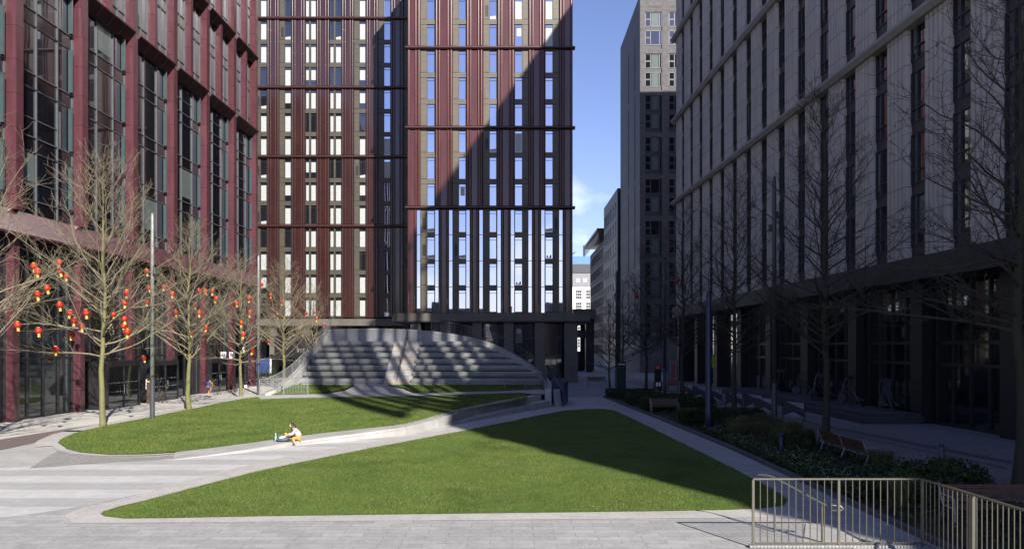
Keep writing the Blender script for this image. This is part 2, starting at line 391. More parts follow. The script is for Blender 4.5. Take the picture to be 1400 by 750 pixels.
# ------------------------------------------------------------------ setting: ground and paving
def rect(x0, x1, y0, y1): return [(x0,y0),(x1,y0),(x1,y1),(x0,y1)]
sheet('ground', rect(-700, 700, -500, 1500), 0, M['paving'])
sheet('plaza_pavement', rect(-40, 60, -30, 20.0), .004, M['fore'])
sheet('far_pavement', rect(3.0, 60, 60.5, 110), .004, M['far'])
sheet('far_street', rect(-60, 60, 110.2, 400), .004, M['far'])
sheet('promenade', rect(12.85, 24, 4, 92), .010, M['prom'])
sheet('drain_strip', [G(1103,575.5), G(1384,630.5), G(1384,635), G(1103,579.5)], .016, M['drain'])
sheet('drain_channel', [G(1060,572.5), G(1376,639), G(1376,641), G(1060,573.7)], .016, M['drain'])
sheet('office_pavement', [(-27.5,22),(-22.3,31),(-21.3,39.4),(-20.9,48),(-20.9,63.5),(-20.4,66),(-22,84),(-40,84),(-40,22)], .008, M['white_pave'])
sheet('brick_strip', [(-23.0,26),(-21.9,32.9),(-21.3,39.4),(-20.95,48),(-20.92,56),(-20.3,56),(-20.35,48),(-20.25,44),(-20.0,38.6),(-19.9,34),(-19.7,30.1),(-20.0,26)], .012, M['brown'])
# banded path between the two lawns, edging and cobbles
sheet('banded_path', [G(-260,655), G(0,640), G(90,634), G(240,626.5), G(340,617), G(430,606), G(560,594), G(630,581), (2.8,50.4), G(700,572), G(600,591), G(500,607), G(400,622), G(300,645), G(200,673), G(130,689), G(60,700), G(-60,716), G(-260,744)], .008, M['striped'])
LAWN1 = [G(*p) for p in ((143,706),(137,702.5),(142,699),(165,692),(200,684),(250,670.5),(300,657.5),(350,645),(400,634),(450,624),(500,614),(550,604.5),(600,595),(650,585.5),(700,575.5),(740,567),(770,561.5),(800,559.2),(826,559),(840,561),(860,570),(900,589.5),(950,614),(1000,639),(1040,660),(1068,676),(1077,684),(1072,691),(1050,694.5),(1000,697),(900,699),(700,701.5),(500,704),(350,706),(230,708.5),(170,709))]
edge = [G(*p) for p in ((100,715),(88,704),(112,694),(150,686),(200,673),(300,645),(400,622),(500,605),(600,588.5),(700,569),(760,558),(800,554.5),(840,556),(870,563))]
sheet('lawn_edging', edge + [(7.15,36),(7.45,20.2),(6.9,18.0),(0,17.75),(-8,17.45),(-11.5,17.35)], .012, M['strip'])
sheet('stone_path', [(6.3,58),(7.35,53),(7.9,42.5),(8.45,30),(8.5,16),(8.5,10),(6.4,10),(6.9,17.9),(7.1,20.5),(7.2,25),(6.85,36),(6.4,48.5),(5.6,52)], .016, M['fore'])
sheet('cobble_paving', [G(*p) for p in ((40,640),(66,624),(84,613.5),(100,620),(150,625),(200,625),(255,621),(262,624),(210,629),(120,634))], .014, M['sett'])
filled('near_lawn', LAWN1, 1.5, lambda p: np.full(len(p), .02), M['turf'])
g1 = grass('lawn_grass', LAWN1, lambda p: np.full(len(p), .02), 1500, .042, .011, M['blade'], ymax=19, bare=(*G(180,699.5), .55, .22))
LAWN2 = [GT(*p) for p in ((84,608),(79,604.5),(84,600),(100,592.5),(130,584.8),(165,577.5),(200,571),(230,564.8),(261,559),(300,550.5),(330,545.3),(352,542.4))] + \
        [(-17.6,54.1),(-12,54.2),(-6,54.2),(-1,54.2),(.6,54.1),(.9,53.3)] + [GT(*p) for p in ((722,545),(680,552.5),(640,560.3),(600,569.5),(553,580.3),(520,583.5),(480,588),(440,592),(400,597),(340,605.5),(290,612),(240,617.5),(190,620.8),(150,621.3),(110,618),(92,613.5))]
LF = lambda p: Hs(p)+.012
filled('middle_lawn', LAWN2, 1.2, LF, M['turf'])
g2 = grass('lawn_grass', LAWN2, LF, 420, .05, .014, M['blade'], ymax=34)
# kerb along the middle lawn, riding the slope
def ribbon(name, line, off, z, mat):
    mb = MB(); n = len(line)
    L = [Vector((*p, 0)) for p in line]; o = []
    for i in range(n):
        t = (L[min(i+1, n-1)]-L[max(i-1, 0)]).normalized(); o.append(L[i]+Vector((t.y, -t.x, 0))*off)
    for i in range(n-1):
        a, b, c, d = L[i], L[i+1], o[i+1], o[i]
        mb.quad((a.x,a.y,z(a)), (b.x,b.y,z(b)), (c.x,c.y,z(c)), (d.x,d.y,z(d)))
    r = mb.build(name, mat); r['kind'] = 'structure'; return r
ribbon('lawn_edging', LAWN2[0:12], -.85, lambda p: max(.018, H(p.x, p.y)), M['strip'])
ribbon('lawn_edging', [LAWN2[i] for i in range(-9, 0)]+[LAWN2[0]], -.35, lambda p: .02, M['strip'])
# cross path and grass bank in front of the seats
Pz = lambda p: Hs(p)+.004
filled('mound_path', [(-22.5,57.5),(-22.2,53.0),(-17.6,54.1),(-12,54.2),(-6,54.2),(-1,54.2),(.6,54.1),(1.2,52.5),(2.4,51.2),(2.3,57.3),(-1,57.1),(-7.3,57.1),(-8.2,58.4),(-9.95,59.95),(-10.3,60.05),(-12.4,60.05),(-12.2,59.4),(-12.6,58),(-13.7,57.1),(-17,57.05)], .7, lambda p: Hs(p)+.004+np.clip((p[:,1]-57.1)/2.9, 0, 1)*np.maximum(0, 1.0-Hs(p)), M['paving'])
BK = lambda p: Hs(p)+.016+np.clip((p[:, 1]-57.1)/2.9, 0, 1)**.8*np.maximum(0, 1.0-Hs(p))
for bo in ([(-18.6,57.2),(-13.9,57.15),(-12.8,58.0),(-12.4,59.4),(-12.3,59.98),(-16.6,59.98),(-17.6,59.6)], [(-7.2,57.15),(-1,57.15),(2.2,57.35),(2.5,59.98),(-9.7,59.98),(-8.1,58.5)]):
    filled('grass_bank', bo, .5, BK, M['turf']); grass('lawn_grass', bo, BK, 260, .05, .02, M['blade'])

# ------------------------------------------------------------------ retaining wall between the lawns
wall = thing('retaining_wall', 'curved pale concrete wall rising between the two lawns, low enough to sit on at its left end', 'wall', (-4.8,34.8,0))
def wl(pts): return [(p[0]+4.8, p[1]-34.8, p[2]) for p in pts]
front = [G(236,628.6)+(.02,), G(290,623)+(.06,), G(340,617.8)+(.11,), G(400,609.5)+(.17,), G(440,605.5)+(.22,), G(480,602)+(.27,), G(520,598)+(.32,), G(553,594.2)+(.36,)]
back = [GT(240,617.8), GT(290,612.4), GT(340,606), GT(400,597.4), GT(440,592.5), GT(480,588.4), GT(520,584), GT(553,580.8)]
mb = MB()
for i in range(len(front)-1):
    a, b = front[i], front[i+1]; c, d = back[i+1], back[i]; zc, zd = b[2]+.03, a[2]+.03
    lip = .10                                         # shadow gap under the lip
    mb.hexa(wl([(a[0],a[1],a[2]-min(.1,a[2])),(b[0],b[1],b[2]-.1),(c[0],c[1],zc-.3),(d[0],d[1],zd-.3)]), wl([a, b, (c[0],c[1],zc), (d[0],d[1],zd)]))
    ax, ay, bx, by = a[0]+.03, a[1]+.06, b[0]+.03, b[1]+.06
    mb.hexa(wl([(ax,ay,-.2),(bx,by,-.2),(c[0],c[1]-.02,-.2),(d[0],d[1]-.02,-.2)]), wl([(ax,ay,a[2]-min(.1,a[2])-.001),(bx,by,b[2]-.101),(c[0],c[1]-.02,zc-.31),(d[0],d[1]-.02,zd-.31)]))
mb.build('low_seat', M['concrete'], wall)
N = 16; mbH = MB(); mbS = MB(); hi_top = []
A0, B0 = Vector((-4.8,34.8)), Vector((2.5,50.7)); prevp = None
for i in range(N+1):
    t = i/N; p = A0.lerp(B0, t) + Vector((-.20, .09))*math.sin(math.pi*t)*1.2
    q = p + Vector((-.91, .42))*(.62*min(1, max(0, (t-.18)/.3)))          # upper wall face steps back from the ledge
    r = q + Vector((-.91, .42))*(.75-.12*t)
    zu = .365+.405*t; zs = .44*max(0, (t-.16)/.84)
    cur = (p, q, r, zu, zs)
    if prevp:
        p0, q0, r0, u0, s0 = prevp; sh = Vector((-.91,.42))*.008
        mbH.hexa(wl([(q0.x,q0.y,-.2),(q.x,q.y,-.2),(r.x,r.y,-.2),(r0.x,r0.y,-.2)]), wl([(q0.x,q0.y,u0),(q.x,q.y,zu),(r.x,r.y,zu),(r0.x,r0.y,u0)]))
        if zs > .02:
            mbS.hexa(wl([(p0.x,p0.y,-.2),(p.x,p.y,-.2),(q.x,q.y,-.2),(q0.x,q0.y,-.2)]), wl([(p0.x,p0.y,max(s0,.012)),(p.x,p.y,zs),(q.x-.004,q.y-.004,zs),(q0.x-.004,q0.y-.004,max(s0,.012))]))
    prevp = cur
mbH.build('upper_wall', M['concrete'], wall); mbS.build('step', M['concrete'], wall)

# ------------------------------------------------------------------ stepped seating mound
amp = thing('stepped_seating', 'grey concrete amphitheatre of seven long steps with a curved crest and central stair', 'amphitheatre', (-8.9,60,0))
def al(p): return (p[0]+8.9, p[1]-60, p[2])
TL = [411,416,421,426,431,436,441]; TR = [747,734,722,709,691,672,645]; RS, TD, Z0 = .488, .9, 1.0
XL = [(TL[k]-CX)*(60+.9*k)/F for k in range(7)]; XR = [(TR[k]-CX)*(60+.9*k)/F for k in range(7)]
SX0, SX1 = -10.05, -7.85
for k in range(7):
    y0 = 60+TD*k; zb = Z0+RS*k-(1.2 if k == 0 else .06); zt = Z0+RS*(k+1); mb = MB(); gr = MB()
    yb = 66.4+.004*k
    for x0, x1 in ((XL[k], SX0), (SX1, XR[k])):
        # bull-nosed seat front
        prof = [(yb, zb), (y0+.13, zb), (y0+.12, zt-.34), (y0+.02, zt-.30), (y0-.01, zt-.04), (y0+.03, zt), (yb, zt)]
        n = len(mb.v); 
        for xx in (x0, x1): mb.v += [al((xx, y, z)) for y, z in prof]
        m_ = len(prof)
        for i in range(m_): j = (i+1) % m_; mb.f.append((n+i, n+j, n+m_+j, n+m_+i)); mb.m.append(0)
        mb.f.append(tuple(range(n, n+m_))); mb.f.append(tuple(range(n+m_, n+2*m_))[::-1]); mb.m += [0, 0]
        if k < 6: gr.box(*[c for c in (x0+8.9+.05, x1+8.9-.05, y0-60+.52, y0-60+.9+.11, zt-.02, zt+.085)])
    t = mb.build('seat_step', M['concrete_pol'], amp)
    if k < 6: gr.build('turf_strip', M['leaf'], t)
st = MB(); ns = MB()
for k in range(21):
    y = 60+.3*k; z = Z0+RS/3*(k+1)
    st.box(SX0+8.9+.006, SX1+8.9-.006, y-60-.02, 66.39-60, z-RS/3-.05, z)
    if k % 3 == 0: ns.box(SX0+8.9+.03, SX1+8.9-.03, y-60-.026, y-60+.11, z-.075, z+.006)
sto = st.build('stair', M['stair_stone'], amp); ns.build('nosing', M['wood_lt'], sto)
hr = MB(); hp = [al((-8.95, 60+.9*k, Z0+RS*k+.95)) for k in range(8)]
hr.tube(hp, .028, 6)
for p in hp: hr.tube([(p[0], p[1], p[2]-.95), p], .022, 6)
hr.tube([(p[0], p[1], p[2]-.45) for p in hp], .02, 6)
hr.build('handrail', M['steel_dk'], amp)
# back wall with the curved crest
crest = [(447,450.2),(480,449.2),(520,448.6),(560,450),(585,452),(600,453.5),(615,455.6),(630,458),(645,461)]
mb = MB(); cp = MB(); YB = 66.42
for (a, b) in zip(crest[:-1], crest[1:]):
    pa, pb = W(a[0], a[1], YB), W(b[0], b[1], YB)
    for s in range(4):
        f0, f1 = s/4, (s+1)/4; xa, xb = pa.x+(pb.x-pa.x)*f0, pa.x+(pb.x-pa.x)*f1; za, zb = pa.z+(pb.z-pa.z)*f0, pa.z+(pb.z-pa.z)*f1
        mb.hexa([al((xa+.008,YB,4.3)),al((xb-.008,YB,4.3)),al((xb-.008,YB+.5,0)),al((xa+.008,YB+.5,0))], [al((xa+.008,YB,za-.12)),al((xb-.008,YB,zb-.12)),al((xb-.008,YB+.5,zb-.12)),al((xa+.008,YB+.5,za-.12))])
    cp.hexa([al((pa.x,YB-.03,pa.z-.119)),al((pb.x,YB-.03,pb.z-.119)),al((pb.x,YB+.55,pb.z-.119)),al((pa.x,YB+.55,pa.z-.119))], [al((pa.x,YB-.03,pa.z)),al((pb.x,YB-.03,pb.z)),al((pb.x,YB+.55,pb.z)),al((pa.x,YB+.55,pa.z))])
bw = mb.build('back_wall', M['concrete_pol'], amp); cp.build('coping', M['concrete'], bw)
# side walls
def side(pts, sgn, width):
    mb = MB(); out = []
    P = [Vector(p) for p in pts]
    for i in range(len(P)):
        t = (P[min(i+1, len(P)-1)]-P[max(i-1, 0)]); t.z = 0; t.normalize(); out.append(P[i]+Vector((t.y, -t.x, 0))*sgn*width)
    for i in range(len(P)-1):
        a, b, c, d = P[i], P[i+1], out[i+1], out[i]
        sh = .012*(P[i+1]-P[i]).normalized()
        a, d, b, c = a+sh, d+sh, b-sh, c-sh
        mb.hexa([al((a.x,a.y,0)),al((b.x,b.y,0)),al((c.x,c.y,0)),al((d.x,d.y,0))], [al(a),al(b),al(c),al(d)])
    return mb, P, out
rp = [W(px,py,Y) for px,py,Y in ((645,460.8,66.4),(660,464.6,65.6),(674,469,65.2),(693,477,64.1),(711,487,63.1),(724,495.5,62.3),(736,505,61.4),(748,515.5,60.2),(751.5,519.5,58),(753.5,522,55.5),(754,527,52.5),(753.5,531,51.0))]
mbR, PR, OR_ = side(rp, 1, .42); mbR.build('side_wall', M['concrete'], amp)
lp = [W(px,py,Y) for px,py,Y in ((447,450.2,66.9),(437,463,65.8),(428,475.5,64.6),(419,487.5,63.4),(411,497.5,62.2),(403,506.5,61.2),(393,516,60),(383,523.5,58.9),(372,531,57.8),(358,537.5,57.2))]
mbL, PL, OL = side(lp, -1, .5); mbL.build('side_wall', M['concrete'], amp)
mb = MB(); mb.box(-7.5, 4.6, 6.95, 12.0, 0, 4.38); mb.build('podium', M['concrete'], amp)
def rail_along(P, h, step=.12, br=.011, n=5):
    mb = MB(); mb.tube([Vector(al(p))+Vector((0,0,h)) for p in P], .028, 6); mb.tube([Vector(al(p))+Vector((0,0,.10)) for p in P], .016, 5)
    for i in range(len(P)-1):
        L = (P[i+1]-P[i]).length; k = max(1, int(L/step))
        for j in range(k):
            p = Vector(al(P[i].lerp(P[i+1], j/k))); q = br*2 if j == 0 else br
            mb.tube([p, p+Vector((0,0,h))], q, 4, cap=False)
    return mb
rail_along([p.lerp(q,.8) for p,q in zip(PL,OL)], 1.05).build('balustrade', M['galv'], amp)
extra = [W(590,452.6,66.9), W(615,455.6,66.8)]
rail_along(extra+[p.lerp(q,.8) for p,q in zip(PR,OR_)], .95, .14).build('balustrade', M['steel_dk'], amp)
# end panels standing at the two foot corners of the seating
def railing(name, label, a, b, h, mat, step=.12, posts=2, group=None, cat='railing', br=.012):
    a, b = Vector(a), Vector(b); o = thing(name, label, cat, a, 0, group); d = b-a
    for i in range(posts):
        p = d*(i/(posts-1)); MB().box(p.x-.025, p.x+.025, p.y-.025, p.y+.025, p.z, p.z+h).build('post', mat, o)
    mb = MB(); z = Vector((0,0,1)); mb.tube([z*(h+.012), d+z*(h+.012)], .026, 6); mb.tube([z*.09, d+z*.09], .015, 5)
    k = int(d.length/step)
    for j in range(1, k): p = d*(j/k); mb.tube([p+z*.09, p+z*h], br, 5, cap=False)
    mb.build('bar_panel', mat, o); return o
pz = lambda x, y: H(x, y)+.004
a = (W(355,0,57.6).x, 57.6); b = (W(421,0,57.0).x, 57.0)
railing('railing', 'pale bar railing at the left foot of the seating, beside a lamp post', (*a, pz(*a)), (*b, pz(*b)), 1.2, M['galv'], posts=3)
a = (W(690,0,57.4).x, 57.4); b = (W(746,0,57.2).x, 57.2)
rr = railing('railing', 'thin bar railing at the right foot of the stepped seating', (*a, pz(*a)), (*b, pz(*b)), 1.15, M['steel'], posts=3)
MB().tube([(.45,-.06,1.1),(2.0,-.06,.2)], .022, 6).tube([(2.0,-.06,.2),(2.0,-.06,0)], .022, 6).build('handrail', M['steel'], rr)
# navy stair screen round the right hand end
o = thing('stair_screen', 'dark navy metal stair side with a sloping handrail at the right end of the seating', 'stair', (3.35,53.5,0))
mb = MB(); mb.prism([(.0,-2.2),(.06,-2.2),(.66,1.6),(.6,1.6)], 0, 1.55); mb.prism([(-.5,1.6),(.66,1.6),(.66,1.66),(-.5,1.66)], 0, 1.75); mb.build('side_panel', M['navy'], o)
MB().tube([(-.45,1.5,2.1),(-.3,.4,1.7),(.1,-2.0,.95),(.1,-2.3,.92)], .025, 6).tube([(.1,-2.2,0),(.1,-2.2,.95)], .022, 6).build('handrail', M['steel_dk'], o)
for k in range(6): MB().box(-.5, -.02+.5*0, -1.6+.3*k, -1.3+.3*k, 0, .17*(k+1)).build('step', M['concrete'], o)

# ------------------------------------------------------------------ buildings: local x runs along the facade, local -y faces out
def pier_mesh(name, prof, z0, z1, mat):
    return MB().prism([(u, -d) for u, d in prof], z0, z1).mesh(name, mat)
def wedge(mb, u0, u1, prof, mi=0):                    # profile (d, z) swept along the facade
    n = len(mb.v); k = len(prof)
    for u in (u0, u1): mb.v += [(u, -d, z) for d, z in prof]
    for i in range(k): j = (i+1) % k; mb.f.append((n+i, n+j, n+k+j, n+k+i)); mb.m.append(mi)
    mb.f.append(tuple(range(n, n+k))); mb.f.append(tuple(range(n+k, n+2*k))[::-1]); mb.m += [mi, mi]; return mb

# ---- red office building on the left
LY0 = 28.58; LB = 6.09; NB = 8
off = thing('office_building', 'office building clad in oxblood panels with big dark windows, behind the lantern trees', 'building', (-26.4+.015*(LY0-40.5), LY0, 0), math.atan2(1, .015))
LEN = LB*NB
mb = MB(); mb.box(-12, LEN-.02, .5, 26, 9.9, 41.5); mb.box(-12, LEN-.3, 1.6, 26, 0, 9.9, 1); mb.box(-12, LEN+.2, -.05, 26.2, 41.5, 42.4); mb.build('wall', [M['red_dark'], M['core_dk']], off)
pm = pier_mesh('pilaster', [(-.33,-.55),(-.33,.33),(-.29,.36),(.29,.36),(.33,.33),(.33,-.55)], 11.2, 41.5, M['red'])
pb = pier_mesh('pilaster', [(-.25,-1.7),(-.25,.20),(.22,.20),(.22,-1.7)], 0, 9.9, M['red'])
for k in range(0, NB+1):
    link('pilaster', pm, off, (LB*k if k < NB else LB*k-.31, 0, 0)); link('pilaster', pb, off, (LB*k if k < NB else LB*k-.31, 0, 0))
ph = pier_mesh('half_pilaster', [(-.2,-.55),(-.2,.30),(.2,.30),(.2,-.55)], 25.4, 41.5, M['red'])
for k in range(NB): link('half_pilaster', ph, off, (LB*(k+.5), 0, 0))
# sloping ledge over the ground floor, one length per bay
for k in range(-1, NB):
    wedge(MB(), LB*k+.01, LB*(k+1)-.01-(.0 if k < NB-1 else .0), [(-.5,11.2),(.10,11.2),(.62,9.95),(.62,9.85),(-.9,9.85)]).build('ledge', M['red'], off)
for zt in (25.4, 32.7, 40.0):
    for k in range(0, NB):
        u0, u1 = LB*k+.335, LB*(k+1)-.335
        mb = MB(); wedge(mb, u0, u1, [(-.45,zt-.62),(.05,zt-.58),(.55,zt-.02),(.55,zt+.08),(-.45,zt+.30)])
        for q in range(1, 4): wedge(mb, u0+(u1-u0)*q/4-.012, u0+(u1-u0)*q/4+.012, [(.05,zt-.59),(.56,zt-.03),(.53,zt-.0),(.04,zt-.7)], 1)
        mb.build('cornice', [M['red_dark'], M['frame_dk']], off)
def office_window(var, w, h):
    mb = MB(); x0, x1 = -w/2, w/2; fr, gl, sp, bl, te = 0, 1, 2, 3, 4; g = .28; sh = .82     # glass stands g behind the face
    mb.quad((x0,g,0),(x1,g,0),(x1,g,sh),(x0,g,sh), sp); mb.quad((x0,g,sh),(x1,g,sh),(x1,g,h),(x0,g,h), gl)
    for z, t in ((0,.05),(sh,.06),(h-.03,.06)): mb.box(x0, x1, g-.07, g+.02, z-t/2+.03, z+t/2+.03, fr)
    cols = [x0+.03, x0+w*.36, x0+w*.72, x1-.03] if w > 4 else [x0+.03, x0+w*.62, x1-.03]
    for c in cols: mb.box(c-.035, c+.035, g-.09, g+.02, .06, h-.06, fr)
    if w > 4:
        c = x0+w*.93; mb.box(c-.06, c+.08, g-.26, g-.05, sh+.08, h-.08, te)      # vertical sea-green fin
        if var % 2: mb.box(cols[0]+.04, cols[2]-.04, g-.05, g+.01, sh+(h-sh)*.38, sh+(h-sh)*.38+.05, fr)
    if var in (1, 2):
        a, b = (cols[0], cols[1]) if var == 1 else (cols[-3], cols[-2])
        mb.quad((a+.2,g-.012,h-1.5-.4*var),(b-.12,g-.012,h-1.5-.4*var),(b-.12,g-.012,h-.1),(a+.2,g-.012,h-.1), bl)
    if var == 3:
        mb.quad((cols[-2]+.08,g-.012,sh+.05),(cols[-2]+.42,g-.012,sh+.05),(cols[-2]+.42,g-.012,h-.5),(cols[-2]+.08,g-.012,h-.5), bl)
    return mb.mesh('window', [M['frame'], M['glass_dark'], M['spandrel'], M['blind_teal'], M['teal']])
wv = [office_window(v, LB-.68, 3.53) for v in range(4)]; M['glass_top'] = glass('dim upper window glass', (.006,.007,.009), .07, (.75,.8,.92), .012, .10, .3, .06, .22)
wu = [office_window(v, LB/2-.54, 3.6) for v in range(4)]
for q in wu: q.materials[1] = M['glass_top']
for k in range(NB):
    for f in range(4):
        if k < 1 and f > 2: pass
        link('window', wv[random.choice((0,0,1,2,3,3))], off, (LB*(k+.5), 0, 11.22+3.55*f*.99))
for k in range(1, 2*NB):
    for f in range(4):
        if 28.6+LB/2*(k+1) < (25.4+3.65*f-4)/.449-4: continue
        link('window', wu[random.choice((0,0,0,0,0,3,1))], off, (LB/2*(k+.5)+(.06 if k % 2 == 0 else -.06), 0, 25.75+3.65*f))
# ground floor glazing
def shopfront(w, h, nm, portal=False):
    mb = MB(); x0, x1 = -w/2, w/2; g = .34
    mb.quad((x0,g,0),(x1,g,0),(x1,g,h),(x0,g,h), 1)
    for i in range(nm+1): c = x0+w*i/nm; mb.box(c-.035, c+.035, g-.10, g+.02, 0, h, 0)
    for z in (0.0, 3.3, 6.6, h-.1): mb.box(x0, x1, g-.085, g+.015, z, z+.09, 0)
    mb.box(x1-.62, x1-.46, g-.06, g-.01, .1, h-.1, 2)
    return mb.mesh('shopfront', [M['frame_dk'], M['shop_glass'], M['teal']])
sf = shopfront(LB-.5, 9.8, 4)
for k in range(-1, NB): link('shopfront', sf, off, (LB*(k+.5)-.01, 0, 0))
def portal(y0, y1, h, proj):
    u0, u1 = y0-LY0, y1-LY0; mb = MB()
    mb.box(u0, u1, -proj, .2, h-.35, h, 0); mb.box(u0, u0+.12, -proj, .2, 0, h-.35, 0); mb.box(u1-.12, u1, -proj, .2, 0, h-.35, 0)
    mb.box((u0+u1)/2-.05, (u0+u1)/2+.05, -proj, -proj+.1, 0, h-.35, 0)
    mb.quad((u0,-proj+.06,0),(u1,-proj+.06,0),(u1,-proj+.06,h-.35),(u0,-proj+.06,h-.35), 1); mb.quad((u0+.02,-proj,0),(u0+.02,.2,0),(u0+.02,.2,h-.35),(u0+.02,-proj,h-.35), 1)
    o = mb.build('entrance', [M['frame_dk'], M['shop_glass']], off)
    d = MB()                                           # rows of etched marks on the glass
    for z in (1.05, 1.62):
        x = u0+.25
        while x < u1-.3:
            d.box(x, x+.06, -proj+.045, -proj+.055, z, z+.05+.04*random.random(), 0); x += .14+.16*random.random()
    d.build('glass_marking', M['galv'], o)
    d = MB(); d.tube([((u0+u1)/2-.16,-proj-.06,.9),((u0+u1)/2-.16,-proj-.06,1.5)], .02, 6); d.tube([((u0+u1)/2+.16,-proj-.06,.9),((u0+u1)/2+.16,-proj-.06,1.5)], .02, 6); d.build('door_handle', M['galv'], o)
portal(48.3, 52.4, 3.05, .95); portal(54.6, 58.8, 2.95, .7); portal(66.2, 69.8, 2.9, .2)

# ---- tower in two blocks: glazed red piers, bronze panels
FL = 2.93; ZB = 7.62
def strip_unit(kind, var, w):
    """one storey of a window strip: bronze panels round one or two panes"""
    mb = MB(); tan, gl, fr, bl, dk = 0, 1, 2, 3, 4; h = FL; wh = 2.36; z0 = .17; ins = .10
    def pane(a, b, v):
        mb.quad((a,ins,z0),(b,ins,z0),(b,ins,z0+wh),(a,ins,z0+wh), gl)
        for c in (a, b): mb.box(c-.025, c+.025, ins-.06, ins+.02, z0, z0+wh, fr)
        for z in (z0, z0+wh, z0+wh-.30): mb.box(a, b, ins-.05, ins+.02, z-.022, z+.022, fr)
        if v == 1: mb.quad((a+.04,ins-.012,z0+.06),(b-.04,ins-.012,z0+.06),(b-.04,ins-.012,z0+wh-.30),(a+.04,ins-.012,z0+wh-.30), bl)
        if v == 2: mb.quad((a+.04,ins-.012,z0+.75),(b-.04,ins-.012,z0+.75),(b-.04,ins-.012,z0+wh-.30),(a+.04,ins-.012,z0+wh-.30), bl)
        if v == 3: mb.quad((a+.04,ins-.012,z0+.06),(b-.04,ins-.012,z0+.06),(b-.04,ins-.012,z0+.45),(a+.04,ins-.012,z0+.35), bl)
        if v == 4: mb.quad((a+(b-a)*.25,ins-.012,z0+1.1),(b-.1,ins-.012,z0+1.1),(b-.1,ins-.012,z0+wh-.35),(a+(b-a)*.25,ins-.012,z0+wh-.35), bl)
        if v == 5: mb.box(a+.12, a+.3, ins-.014, ins-.012, z0+.06, z0+.34, bl); mb.box(a+.36, b-.2, ins-.014, ins-.012, z0+.06, z0+.2, bl); mb.box(b-.3, b-.14, ins-.014, ins-.012, z0+.06, z0+.42, dk)
    x0, x1 = -w/2, w/2
    if kind == 'L':   a, b = x0+w*.46, x1-.04          # panel left, pane right
    elif kind == 'R': a, b = x0+.04, x0+w*.56
    if kind in 'LR':
        pane(a, b, var); pieces = ((x0, a-.03),) if kind == 'L' else ((b+.03, x1),)
    else:
        pane(x0+.05, x0+w*.34, var if var < 3 else 0); pane(x0+w*.50, x1-.05, var); pieces = ((x0+w*.34+.03, x0+w*.50-.03),)
    for p0, p1 in pieces:
        mb.box(p0, p1, .0, .14, z0+.02, z0+wh, tan)
        if p1-p0 > .4: mb.box(p0+.10, p1-.10, -.018, -.001, z0+.12, z0+wh*.72, tan); mb.box(p0+.10, p1-.10, -.018, -.001, z0+wh*.76, z0+wh-.06, tan)
        if var == 3 and p1-p0 > .4: mb.box(p0+.2, p1-.1, -.022, -.02, z0+.3, z0+wh*.66, dk)
    mb.box(x0, x1, -.03, .14, z0+wh+.03, h+z0-.03, tan)
    return mb
def rib(u, r, d0, n=8): return [(u+r*math.cos(math.pi-math.pi*i/n), d0+r*.95*math.sin(math.pi*i/n)) for i in range(n+1)]
def pier_prof(u0, u1, ribs, base=.06):
    p = [(u0, -.12), (u0, base)]
    for u, r in ribs: p += rib(u, r, base)
    return p+[(u1, base), (u1, -.12)]
BANDS = [19.34, 28.13, 36.92, 45.71]
def band(o, u0, u1, z):
    wedge(MB(), u0, u1, [(-.2,z-.24),(.28,z-.22),(.38,z-.10),(.38,z+.02),(.24,z+.07),(-.2,z+.10)]).build('cornice', M['red_band'], o)
# front block
FX0, FX1, FY = -11.54, 6.70, 85.0
twr = thing('apartment_tower', 'nearer red ribbed tower block with sky blue windows over a bronze base', 'tower', (FX0, FY, 0)); TW = FX1-FX0
mb = MB(); mb.box(0, TW, .16, 24, ZB, 50.2, 0); mb.box(.6, TW-.6, 2.6, 24, 0, 6.6, 1); mb.box(-.1, TW+.1, -.1, 24.1, 50.2, 51.2, 2); mb.build('wall', [M['tan'], M['core_dk'], M['red_band']], twr)
strips = [(1.45,3.02,'L'),(5.0,6.46,'L'),(8.35,9.89,'L'),(11.82,13.32,'R'),(15.17,16.71,'R')]
def unit_mats(g, t='tan'): return [M[t], M[g], M['frame_dk'], M['blind'], M['core_dk']]
cache = {}
def unit(kind, var, w, g, t='tan'):
    k = (kind, var, round(w, 1), g, t)
    if k not in cache: cache[k] = strip_unit(kind, var, w).mesh('window', unit_mats(g, t))
    return cache[k]
gl2 = {}
for i, (a, b, kd) in enumerate(strips):
    for f in range(14):
        v = random.choices((0,1,2,3,4,5), (11, .8, 1.0, 1.6, 1.4, .9))[0] if f > 3 else random.choices((0,3,5), (9,1,1))[0]
        if i >= 3 and f > 10: v = 1
        link('window', unit(kd, v, b-a, 'glass_sky'), twr, ((a+b)/2, 0, ZB+FL*f))
    for a0, a1 in ((a-.42, a-.02), (b+.02, b+.42)):
        m = MB(); m.quad((a0,.02,ZB+.05),(a1,.02,ZB+.05),(a1,.02,BANDS[0]-.35),(a0,.02,BANDS[0]-.35), 1)
        for q in range(5): z = ZB+.05+FL*q*.98; m.box(a0, a1, -.02, .04, z-.03, z+.03, 0)
        for c in (a0, a1): m.box(c-.02, c+.02, -.04, .05, ZB+.05, BANDS[0]-.35, 0)
        m.build('side_pane', [M['frame_dk'], M['glass_sky']], twr)
edges = [0]+[e for s in strips for e in s[:2]]+[TW]; pr = [(edges[i], edges[i+1]) for i in range(0, len(edges), 2)]
